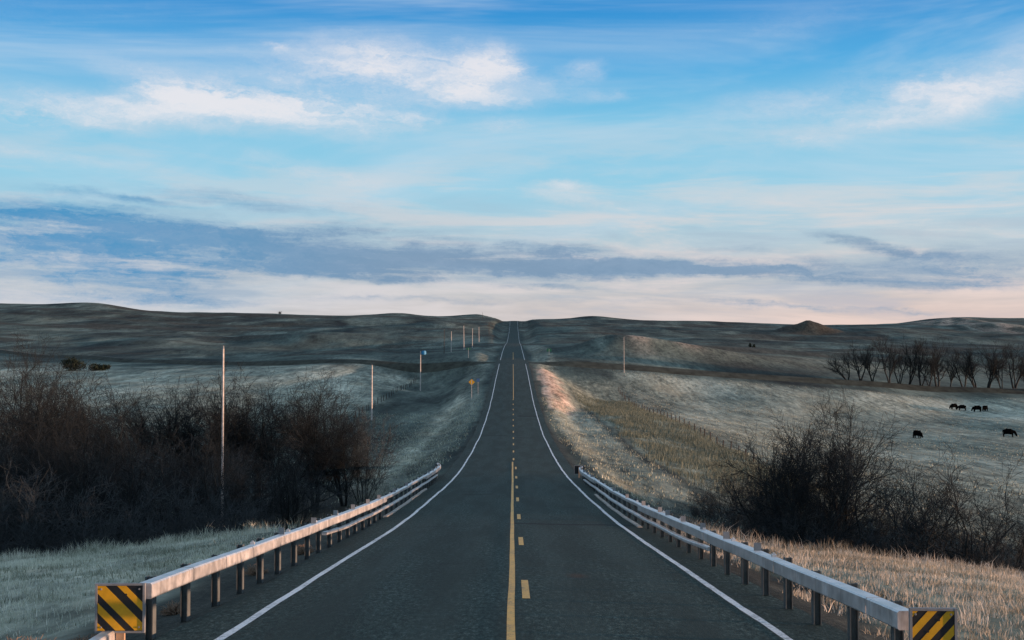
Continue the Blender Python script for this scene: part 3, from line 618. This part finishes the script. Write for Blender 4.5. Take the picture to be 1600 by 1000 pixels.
# ------------------------------------------------------------------ bare trees
def vnorm(a):
    l = math.sqrt(a[0] * a[0] + a[1] * a[1] + a[2] * a[2]) + 1e-9; return (a[0] / l, a[1] / l, a[2] / l)
def deviate(rr, d, ang):
    ax = vnorm((rr.gauss(0, 1), rr.gauss(0, 1), rr.gauss(0, 1))); c = (d[1] * ax[2] - d[2] * ax[1], d[2] * ax[0] - d[0] * ax[2], d[0] * ax[1] - d[1] * ax[0]); c = vnorm(c)
    s, k = math.sin(ang), math.cos(ang); return (d[0] * k + c[0] * s, d[1] * k + c[1] * s, d[2] * k + c[2] * s)
def grow(rr, segs, p, d, L, r, lv, cfg):
    c = cfg[lv]; n = c['n']; st = L / n
    for i in range(n):
        d = vnorm((d[0] + rr.gauss(0, c['wig']), d[1] + rr.gauss(0, c['wig']), d[2] + rr.gauss(0, c['wig']) + c['up']))
        q = (p[0] + d[0] * st, p[1] + d[1] * st, p[2] + d[2] * st); r1 = max(r * (1 - c['tap'] / n), cfg[-1]['rmin'])
        segs.append((p, q, r, r1, lv))
        if lv + 1 < len(cfg) and (i + 1) / n >= c['from']:
            kk = c['k']; m = int(kk) + (rr.random() < kk - int(kk))
            for _ in range(m):
                t = rr.random(); b = (p[0] + (q[0] - p[0]) * t, p[1] + (q[1] - p[1]) * t, p[2] + (q[2] - p[2]) * t)
                grow(rr, segs, b, deviate(rr, d, rr.uniform(*c['ang'])), L * rr.uniform(*c['len']), r1 * c['cr'], lv + 1, cfg)
        p = q; r = r1
def lvl(n, wig, up, tap, frm, k, ang, ln, cr, rmin=.005): return dict(n=n, wig=wig, up=up, tap=tap, k=k, ang=ang, len=ln, cr=cr, rmin=rmin, **{'from': frm})
STY = {
 'thicket': (6, (.06, .55), lambda rr: rr.uniform(4.8, 7.8), .10, [lvl(9, .11, .035, .75, .28, 1.35, (.4, .95), (.28, .52), .55), lvl(6, .17, .07, .7, .2, 1.5, (.4, .95), (.32, .55), .58), lvl(4, .2, .05, .6, .25, 1.6, (.4, .9), (.38, .65), .65), lvl(3, .2, .03, .5, 0, 0, (0, 0), (0, 0), 0, .007)]),
 'shrub': (11, (.1, .85), lambda rr: rr.uniform(3.0, 5.0), .05, [lvl(7, .10, .04, .75, .2, 1.4, (.3, .8), (.3, .55), .6), lvl(5, .16, .07, .7, .2, 1.5, (.35, .85), (.35, .6), .62), lvl(4, .2, .04, .6, .25, .9, (.4, .8), (.35, .6), .65), lvl(2, .2, .03, .5, 0, 0, (0, 0), (0, 0), 0, .007)]),
 'tree': (3, (.08, .36), lambda rr: rr.uniform(5.2, 6.4), .17, [lvl(9, .11, .03, .8, .22, 1.9, (.5, 1.15), (.40, .62), .5), lvl(6, .16, .08, .7, .2, 2.0, (.45, .95), (.34, .52), .56), lvl(4, .18, .06, .6, .2, 2.3, (.4, .9), (.36, .58), .62), lvl(2, .2, .03, .5, 0, 0, (0, 0), (0, 0), 0, .008)]),
 'cottonwood': (3, (.05, .42), lambda rr: rr.uniform(9, 13.5), .34, [lvl(10, .10, .035, .85, .38, 1.1, (.35, .9), (.36, .62), .58), lvl(6, .15, .09, .75, .25, 1.6, (.35, .8), (.36, .6), .55), lvl(4, .18, .07, .7, .25, 1.8, (.35, .8), (.4, .66), .55), lvl(3, .2, .05, .6, 0, 0, (0, 0), (0, 0), 0, .015)]),
 'sapling': (5, (.03, .35), lambda rr: rr.uniform(1.8, 3.0), .022, [lvl(6, .07, .06, .7, .3, 1.1, (.3, .7), (.25, .45), .6), lvl(3, .15, .08, .6, .3, .8, (.3, .7), (.4, .6), .6), lvl(2, .2, .05, .6, 0, 0, (0, 0), (0, 0), 0, .005)]),
}
def tree_meshes(style, seed):
    rr = random.Random(seed); ns, tilt, hf, r0, cfg = STY[style]; segs = []
    for i in range(ns):
        a = rr.uniform(0, 6.28) if ns < 4 else (i + rr.random() * .8) * 6.283 / ns; t = rr.uniform(*tilt); L = hf(rr)
        d = vnorm((math.sin(t) * math.cos(a), math.sin(t) * math.sin(a), math.cos(t))); sp = .12 * ns ** .7 * rr.random()
        grow(rr, segs, (math.cos(a) * sp, math.sin(a) * sp, -.25), d, L, r0 * rr.uniform(.7, 1.1) * L / 7 if style != 'cottonwood' else r0 * rr.uniform(.8, 1.1), 0, cfg)
    P0 = np.array([s[0] for s in segs]); P1 = np.array([s[1] for s in segs]); R0 = np.array([s[2] for s in segs]); R1 = np.array([s[3] for s in segs]); L = np.array([s[4] for s in segs])
    H = np.percentile(P1[:, 2], 99.7)
    m = L == 0; per = cfg[0]['n']; tms = []; idx = np.nonzero(m)[0]
    for k_ in range(ns):                                            # each stem a mesh of its own, rings welded along it
        ii = idx[k_ * per:(k_ + 1) * per]; bm = bmesh.new(); prev = None
        pts = [P0[ii[0]]] + [P1[q] for q in ii]; rad = [R0[ii[0]]] + [R1[q] for q in ii]
        for j_, (pp, ra) in enumerate(zip(pts, rad)):
            dd = Vector(pts[min(j_ + 1, per)] - pts[max(j_ - 1, 0)]).normalized(); u = dd.orthogonal().normalized() if prev is None else (uu - dd * uu.dot(dd)).normalized(); uu = u; w = dd.cross(u)
            ring = [bm.verts.new(Vector(pp) + (u * math.cos(a) + w * math.sin(a)) * ra) for a in (i * math.pi / 3 for i in range(6))]
            if prev:
                for i in range(6): bm.faces.new((prev[i], prev[(i + 1) % 6], ring[(i + 1) % 6], ring[i]))
            prev = ring
        bm.faces.new(prev); t_ = mesh_bm('trunk', bm); t_.polygons.foreach_set('use_smooth', np.ones(len(t_.polygons), bool)); t_.materials.append(M['bark']); tms.append(t_)
    parts = []; off = 0
    Vs, Fs = tubes_np(P0[~m], P1[~m], R0[~m], R1[~m], 3); cm = mesh_np('crown', Vs, Fs, True)
    cm.materials.append(M['ctwig'] if style == 'cottonwood' else M['stwig'] if style == 'shrub' else M['twig'])
    return tms, cm, H, len(segs)
TM = {}
for style, n in (('thicket', 5), ('shrub', 3), ('tree', 3), ('cottonwood', 6), ('sapling', 2)): TM[style] = [tree_meshes(style, 100 + 17 * i + len(style)) for i in range(n)]
_tc = [0]
def plant(name, style, px, top, Y, label, group=None, cat='tree', wide=1.0, z=None):
    i = _tc[0]; _tc[0] += 1; tms, cm, H, _ = TM[style][i % len(TM[style])]
    p = at(px, top, Y); g = gz(p.x, Y) if z is None else z; s = (p.z - g) / H
    root = empty(name, (p.x, Y, g), (i * 2.399) % 6.283); tag(root, label, cat, group)
    for me in tms: link('trunk', me, None, root)
    link('crown', cm, None, root)['kind'] = 'stuff'
    root.scale = (s * wide, s * wide, s)
    return root
GL = 'bare trees of the left thicket'; GR = 'bare brush along the creek right of the road'
for a in [(-45, 600, 60), (35, 625, 60), (105, 650, 62), (175, 640, 60), (245, 670, 60), (315, 655, 62), (390, 680, 65), (450, 680, 68)]:
    plant('bare_tree', 'thicket', *a, 'bare bushy tree in the dense front rank of the left thicket', GL)
for a in [(15, 588, 76), (85, 592, 80), (150, 606, 80), (290, 602, 84), (330, 604, 84), (400, 615, 88)]:
    plant('bare_tree', 'tree', *a, 'bare round crowned tree in the packed middle of the left thicket', GL)
for a in [(-30, 720, 53), (60, 740, 54), (140, 745, 54), (220, 750, 54), (300, 760, 55), (370, 765, 57), (-10, 690, 68), (120, 690, 68), (200, 700, 68), (280, 700, 70), (350, 700, 72), (420, 720, 74), (470, 740, 76), (40, 780, 52), (180, 790, 52), (330, 800, 53), (400, 790, 56)]:
    plant('bare_shrub', 'shrub', *a, 'low bare shrub at the foot of the left thicket', 'low shrubs of the left thicket', 'shrub', 1.25)
plant('bare_tree', 'tree', 210, 583, 82, 'bare tree with a spreading crown rising from the left thicket against the pale field', GL)
plant('bare_tree', 'tree', 365, 581, 82, 'bare tree directly behind the tall pole in the left thicket', GL)
plant('bare_tree', 'thicket', 440, 588, 84, 'slim bare tree rising right of the tall pole in the left thicket', GL)
plant('bare_tree', 'tree', 490, 586, 84, 'bushy reddish bare tree near the right end of the left thicket', GL)
plant('bare_tree', 'tree', 538, 612, 86, 'rounded bare tree at the right end of the left thicket', GL, wide=.9)
plant('bare_shrub', 'shrub', 568, 640, 87, 'bare shrub overhanging at the far right edge of the left thicket', 'low shrubs of the left thicket', 'shrub', .8)
plant('bare_tree', 'thicket', 46, 522, 110, 'tallest bare tree standing above the far left of the thicket', GL, wide=.62)
plant('bare_tree', 'thicket', 78, 566, 106, 'warm brown bare tree beside the tallest tree at far left', GL, wide=.8)
plant('bare_tree', 'tree', 437, 486, 1392, 'tiny lone tree on the left skyline', None, 'tree', 1.2)
plant('bare_tree', 'tree', 1235, 632, 55, 'large bare tree with dark twisted limbs, left half of the tall right pair', GR, wide=.85)
plant('bare_tree', 'tree', 1305, 628, 57, 'large bare tree with dark twisted limbs, right half of the tall right pair', GR, wide=.85)
plant('bare_tree', 'tree', 1268, 668, 52, 'shorter bare tree between and in front of the tall right pair', GR, wide=.9)
plant('bare_tree', 'thicket', 1395, 712, 53, 'upright bare tree just right of the tall right pair', GR, wide=1.15)
plant('bare_tree', 'thicket', 1480, 712, 47, 'wide fan shaped bare tree below the grazing cows', GR, wide=1.3)
plant('bare_tree', 'thicket', 1578, 768, 44, 'small bare tree at the right edge of the picture', GR, wide=1.1)
for a in [(1105, 765, 62), (1140, 745, 60), (1175, 740, 59), (1345, 745, 56), (1200, 780, 54), (1260, 790, 52), (1310, 800, 51), (1350, 815, 50), (1430, 815, 49), (1540, 830, 45), (1590, 840, 43), (1500, 835, 46), (1085, 790, 63)]:
    plant('bare_shrub', 'shrub', *a, 'dense bare shrub in the creek brush right of the road', GR, 'shrub', 1.35)
for a, lab in [((1535, 752, 47), 'bare bushy tree just right of the fan shaped tree'), ((1185, 715, 57), 'bare bushy tree tucked against the left flank of the tall right pair')]:
    plant('bare_tree', 'thicket', *a, lab, GR, 'tree', 1.1)
for a in [(985, 738, 78), (1010, 752, 76), (1030, 760, 74), (1062, 775, 70), (1045, 790, 68)]:
    plant('sapling', 'sapling', *a, 'thin bare sapling behind the right guardrail', 'saplings behind the right guardrail', 'sapling')
for a in [(600, 735, 88), (640, 725, 92), (620, 745, 86), (575, 750, 84)]:
    plant('sapling', 'sapling', *a, 'thin bare sapling between the left guardrail and the thicket', 'saplings behind the left guardrail', 'sapling')
CW = [(1345, 534, 'leftmost cottonwood of the far row, spreading low to the left', 1.0), (1362, 532, 'cottonwood second from left in the far row', .8), (1389, 527, 'tall twin trunked cottonwood third from left in the far row', .85), (1419, 530, 'cottonwood fourth from left in the far row', .7),
      (1438, 533, 'cottonwood with a wide V trunk fifth from left in the far row', .8), (1464, 533, 'slim straight cottonwood in the middle of the far row', .8), (1505, 549, 'lower gnarled cottonwood right of the middle of the far row', .95), (1542, 531, 'tall thick cottonwood above the cows in the far row', .9), (1564, 540, 'slender cottonwood third from the right in the far row', .7), (1585, 536, 'cottonwood second from the right in the far row', .8), (1606, 532, 'cottonwood cut by the right edge of the picture', .9)]
CW += [(1325, 552, 'low bushy cottonwood at the very left end of the far row', 1.1), (1404, 540, 'slim cottonwood between the third and fourth of the far row', .7), (1452, 541, 'slim cottonwood just left of the middle of the far row', .7), (1484, 547, 'short cottonwood left of the gnarled one in the far row', .8), (1524, 545, 'short cottonwood right of the gnarled one in the far row', .8)]
for k_, (px, top, lab, wd) in enumerate(CW): plant('cottonwood_tree', 'cottonwood', px, top - 4, 400 + 5 * math.sin(k_ * 2.3), lab, 'row of bare cottonwoods behind the side road', 'tree', wd * 1.2)
rr_ = random.Random(8)
for i in range(16):                                                  # unseen trees added past the right edge to shade the left thicket
    X_ = 33 + i * 5.2; Y_ = float(creek_y(np.array(X_))) + rr_.uniform(-5, 7); u_, v_, w_ = X_ / Y_ * F + 800, 0, 0
    plant('bare_tree', 'thicket', u_, 570 - F * rr_.uniform(-.9, 1.1) / Y_, Y_, 'unseen bare tree added past the right edge to shade the left thicket', 'unseen shade trees added past the right edge', 'tree', 1.25)
def conifer(px, top, Y, label):
    p = at(px, top, Y); g = gz(p.x, Y); H = p.z - g; rr = random.Random(px); root = empty('conifer', (p.x, Y, g)); tag(root, label, 'tree')
    V, Fc = tubes_np([(0, 0, -.3)], [(0, 0, H * .9)], np.array([.15]), np.array([.03]), 6); link('trunk', mesh_np('trunk', V, Fc), M['bark'], root)
    bm = bmesh.new()
    for i in range(160):
        f = rr.random() ** .7; z = H * (.12 + .88 * f); ra = H * .34 * (1 - f) + .1; a = rr.uniform(0, 6.28); r = ra * rr.uniform(.4, 1); c = Vector((r * math.cos(a), r * math.sin(a), z))
        bm.faces.new([bm.verts.new(c + Vector((rr.gauss(0, .3), rr.gauss(0, .3), rr.gauss(0, .3)))) for _ in range(3)])
    link('crown', mesh_bm('crown', bm), M['conifer'], root)
def bush(px, top, Y, wpx, label):
    p = at(px, top, Y); g = gz(p.x, Y); H = p.z - g; rw = wpx / F * Y / 2; rr = random.Random(px); root = empty('evergreen_bush', (p.x, Y, g)); tag(root, label, 'bush', 'dark bushes in the left pasture')
    lob = [(rr.uniform(-.6, .6) * rw, rr.uniform(-.5, .5) * rw, rr.uniform(.25, .55) * H, rr.uniform(.38, .6)) for _ in range(7)]; bm = bmesh.new()
    for i in range(2600):
        q = rr.choice(lob); d = vnorm((rr.gauss(0, 1), rr.gauss(0, 1), rr.gauss(0, 1))); k_ = q[3] * rr.uniform(.5, 1) ; c = Vector((q[0] + d[0] * rw * k_, q[1] + d[1] * rw * k_, max(.05, q[2] + d[2] * H * k_ * .8)))
        bm.faces.new([bm.verts.new(c + Vector((rr.gauss(0, .17), rr.gauss(0, .17), rr.gauss(0, .17)))) for _ in range(3)])
    link('foliage', mesh_bm('foliage', bm), M['conifer'], root)['kind'] = 'stuff'
    V, Fc = tubes_np([(0, 0, -.2), (.2, 0, -.2)], [(-.3, .1, H * .6), (.7, .1, H * .6)], np.array([.09, .08]), np.array([.04, .04]), 5); link('stem', mesh_np('stem', V[:10], Fc[:5]), M['bark'], root); link('stem', mesh_np('stem', V[10:], Fc[5:] - 10), M['bark'], root)
bush(112, 556, 400, 52, 'larger dark round bush in the far left pasture below the side road'); bush(157, 566, 400, 34, 'smaller dark round bush in the far left pasture below the side road')
conifer(1172, 537, 640, 'left one of two small dark conifers on the right prairie'); conifer(1178, 539, 640, 'right one of two small dark conifers on the right prairie')

# ------------------------------------------------------------------ cattle
def cow_mesh():
    bm = bmesh.new(); sk = bm.verts.layers.skin.verify(); V = []
    def v(x, y, z, rx, ry=None): q = bm.verts.new((x, y, z)); q[sk].radius = (rx, ry or rx); V.append(q); return q
    def chain(a, lst):
        for t in lst: b = v(*t); bm.edges.new((a, b)); a = b
        return a
    mid = v(-.15, 0, .98, .47, .52); mid[sk].use_root = True
    sh = chain(mid, [(.25, 0, 1.0, .46, .50), (.55, 0, 1.04, .40, .46)]); hip = chain(mid, [(-.5, 0, 1.02, .45, .47), (-.85, 0, 1.06, .38, .40)])
    rump = chain(hip, [(-1.05, 0, 1.08, .24, .26)]); chain(rump, [(-1.16, 0, .95, .03), (-1.18, 0, .55, .035)])
    hd = chain(sh, [(.88, 0, .92, .28, .34), (1.10, 0, .66, .2, .24), (1.22, 0, .42, .17, .19), (1.33, 0, .17, .11, .12)])
    for s in (-1, 1):
        chain(sh, [(.56, s * .20, .72, .19), (.55, s * .21, .40, .11), (.56, s * .21, .08, .10), (.59, s * .21, .03, .09)])
        chain(hip, [(-.80, s * .22, .76, .25), (-.98, s * .22, .46, .13), (-.93, s * .22, .10, .10), (-.90, s * .22, .03, .09)])
    me = bpy.data.meshes.new('cow_cage'); bm.to_mesh(me); bm.free(); o = bpy.data.objects.new('cow_cage', me); COL.objects.link(o)
    o.modifiers.new('skin', 'SKIN').use_smooth_shade = True; o.modifiers.new('sub', 'SUBSURF').levels = 1
    out = bpy.data.meshes.new_from_object(o.evaluated_get(bpy.context.evaluated_depsgraph_get())); bpy.data.objects.remove(o); out.name = 'cow'
    b = bmesh.new(); b.from_mesh(out)
    for s in (-1, 1): # ears
        a = [b.verts.new(c) for c in ((1.08, s * .12, .70), (1.14, s * .12, .62), (1.06, s * .32, .66), (1.03, s * .13, .64))]
        b.faces.new((a[0], a[1], a[2])); b.faces.new((a[0], a[2], a[3])); b.faces.new((a[1], a[3], a[2]))
    b.to_mesh(out); b.free(); out.materials.clear(); out.materials.append(M['cow']); return out
COW = cow_mesh()
for px, py, Y, rz, s, lab in [(1490, 641.5, 345, 200, 1.0, 'black grazing cow, leftmost of the four together near the far trees'), (1502.5, 643, 343, 150, 1.0, 'black grazing cow, second from left of the four together'),
        (1526, 644, 340, 186, 1.08, 'black grazing cow, third from left of the four together'), (1539, 644.5, 340, 225, 1.0, 'black grazing cow, rightmost of the four together'),
        (1434, 685, 250, 295, 1.0, 'lone black cow seen end on, grazing left in the pasture'), (1577, 684, 250, 335, 1.05, 'nearest black cow grazing side on at the right edge of the pasture')]:
    p = at(px, py, Y); o = link('cow', COW); o.location = (p.x, Y, gz(p.x, Y) - .02); o.rotation_euler = (0, 0, R(rz)); o.scale = (s,) * 3; tag(o, lab, 'cow', 'black cattle in the right pasture')

# ------------------------------------------------------------------ grass
def blades(name, X, Y, H, Wd, mat, label, lean=.45, seed=0, tint=None):
    g = np.random.default_rng(seed); n = len(X); Z = ground(X, Y); a = g.uniform(0, 2 * math.pi, n); l = g.normal(0, lean, n) * H; b = g.uniform(0, 2 * math.pi, n)
    B = np.stack([X, Y, Z - .02], 1); wv = np.stack([np.cos(a), np.sin(a), 0 * a], 1) * (Wd / 2)[:, None]
    mid = B + np.stack([np.cos(b) * l * .35, np.sin(b) * l * .35, H * .6], 1); tip = B + np.stack([np.cos(b) * l, np.sin(b) * l, H], 1)
    V = np.stack([B - wv, B + wv, mid + wv * .7, mid - wv * .7, tip], 1).reshape(-1, 3)
    k = np.arange(n)[:, None] * 5; Fc = np.concatenate([k + [0, 1, 2], k + [0, 2, 3], k + [3, 2, 4]])
    me = mesh_np(name, V, Fc); t = g.random(n) if tint is None else tint
    me.attributes.new('tint', 'FLOAT', 'POINT').data.foreach_set('value', np.repeat(t, 5).astype(np.float32))
    o = link(name, me, mat); tag(o, label, 'grass', kind='stuff'); return o
DRY = make_blade('dry_blade', [(0, (.14, .155, .11)), (.35, (.36, .385, .30)), (.7, (.56, .58, .47)), (1, (.70, .71, .60))])
TAN = make_blade('tan_blade', [(0, (.065, .080, .062)), (.5, (.135, .160, .125)), (1, (.22, .245, .19))])
def scatter(n, x0, x1, y0, y1, f, seed):
    g = np.random.default_rng(seed); X = g.uniform(x0, x1, n); Y = g.uniform(y0, y1, n); k = g.random(n) < f(X, Y); return X[k], Y[k]
def clump(X, Y, m, s, seed):
    g = np.random.default_rng(seed); return np.repeat(X, m) + g.normal(0, s, len(X) * m), np.repeat(Y, m) + g.normal(0, s, len(X) * m)
WARM = make_blade('sunlit_blade', [(0, (.17, .155, .11)), (.35, (.37, .34, .27)), (.7, (.54, .50, .42)), (1, (.68, .64, .56))])  # sunlit version of the dry blades, the sun's warmth put into the colour
def near_verge(side, x1, y0, y1, n, label, seed):
    X, Y = scatter(n, 4.9, x1, y0, y1, lambda X, Y: sstep(5.7, 7.6, X + 1.6 * VN(X / 1.3, Y / 1.3) - (1.0 if side < 0 else -.9)) * (.35 + .65 * sstep(-.2, .25, VN(X / .9 + 5, Y / .9))) * (np.abs(X) < 4.5 + .47 * Y), seed)
    X, Y = clump(X * side, Y, 5, .07, seed + 1); g = np.random.default_rng(seed + 2); n = len(X)
    c = Y - (creek_y(X) - 12.5); tall = np.clip(sstep(-3.5, 0, c) * sstep(5, 1, c), 0, 1) * (VN(X / .8, Y / .8) + .5)
    H = g.uniform(.05, .15, n) * (1 + .8 * VN(X / 2, Y / 2)) * (1 if side < 0 else 1.1) + tall * g.uniform(.1, .65, n) + np.where(g.random(n) < .02, g.uniform(.1, .3, n), 0)
    blades('grass', X, Y, H, g.uniform(.008, .02, n), DRY if side < 0 else WARM, label, .5, seed + 3, np.clip(g.normal(.5, .24, n) + .75 * VN(X / 5, Y / 1.3) + .6 * VN(X / .7 + 3, Y / .7), 0, 1))
near_verge(-1, 26, 13, 54, 46000, 'pale frosted grass on the left verge before the creek', 11)
near_verge(1, 24, 11, 50, 42000, 'dry grass on the right verge, warm in the low sun', 21)
X, Y = scatter(26000, 13.4, 28, 84, 300, lambda X, Y: (.3 + .7 * sstep(-.2, .2, VN(X / 4, Y / 6))) * sstep(-1, 1, 27.5 - X) * sstep(13.2, 16.5, X + 5 * VN(X / 2, Y / 5)) * sstep(86, 125, Y + 30 * VN(X / 5, Y / 9)), 31); X, Y = clump(X, Y, 3, .25, 32); g = np.random.default_rng(33)
blades('grass', X, Y, g.uniform(.35, .95, len(X)) * (.75 + .7 * VN(X / 5, Y / 8)), g.uniform(.03, .07, len(X)), TAN, 'tall tan grass between the right ditch and the wire fence', .4, 34)
X, Y = scatter(60000, -30, 30, 66, 240, lambda X, Y: sstep(5.0, 5.6, np.abs(X)) * (.25 + .75 * sstep(-.15, .25, VN(X / 2.5, Y / 4))) * np.where(X > 13.3, 0, 1) * np.where((X < -10) & (Y < 105), .3, 1), 41); g = np.random.default_rng(43)
blades('grass', X, Y, g.uniform(.08, .28, len(X)), g.uniform(.03, .09, len(X)), DRY, 'short grass on the road banks beyond the bridge', .6, 44, np.clip(g.normal(.3, .2, len(X)), 0, 1))
X, Y = scatter(70000, 28, 150, 75, 372, lambda X, Y: (.2 + .8 * sstep(-.2, .25, VN(X / 7, Y / 9))) * (X < .45 * Y + 6), 51); g = np.random.default_rng(53)
blades('grass', X, Y, g.uniform(.06, .22, len(X)), g.uniform(.06, .16, len(X)), DRY, 'cropped pale pasture grass round the cattle', .7, 54, np.clip(g.normal(.25, .22, len(X)), 0, 1))
# tumbleweed lumps by the near end of the left guardrail
def weed(px, py, Y, s, label):
    p = at(px, py, Y); rr = random.Random(px); g = gz(p.x, Y); P0, P1 = [], []
    for i in range(260):
        d = vnorm((rr.gauss(0, 1), rr.gauss(0, 1), abs(rr.gauss(0, .8)) + .1)); a = (d[0] * s * .2, d[1] * s * .2, d[2] * s * .2); L = s * rr.uniform(.5, 1); b = (d[0] * L, d[1] * L, d[2] * L * .8); P0.append(a); P1.append(b)
        e = vnorm((d[0] + rr.gauss(0, .8), d[1] + rr.gauss(0, .8), d[2] + rr.gauss(0, .8))); P0.append(b); P1.append((b[0] + e[0] * s * .3, b[1] + e[1] * s * .3, max(.01, b[2] + e[2] * s * .3)))
    V, Fc = tubes_np(P0, P1, np.full(len(P0), .006), np.full(len(P0), .003), 3); o = link('dry_weed', mesh_np('dry_weed', V, Fc), M['weed']); o.location = (p.x - (.75 if px > 200 else 0), Y, gz(p.x - (.75 if px > 200 else 0), Y)); tag(o, label, 'weed', 'dry weeds by the left guardrail')
M['weed'] = simple('dry_weed', (.24, .17, .12), .9, .1, 0, .3)
weed(130, 968, 17.6, .24, 'low brown weed clump just left of the left striped board'); weed(40, 985, 17.0, .42, 'brown weed clump in the lower left corner'); weed(12, 995, 16.6, .4, 'dry weed clump cut by the lower left edge of the picture'); weed(345, 905, 21.5, .22, 'brown weed clump behind the left guardrail posts'); weed(455, 868, 28.5, .26, 'brown weed clump further along behind the left guardrail posts'); weed(520, 846, 34.0, .3, 'dry weed clump behind the left guardrail near the lower rail'); weed(250, 940, 18.6, .2, 'small brown weed clump right of the left striped board')
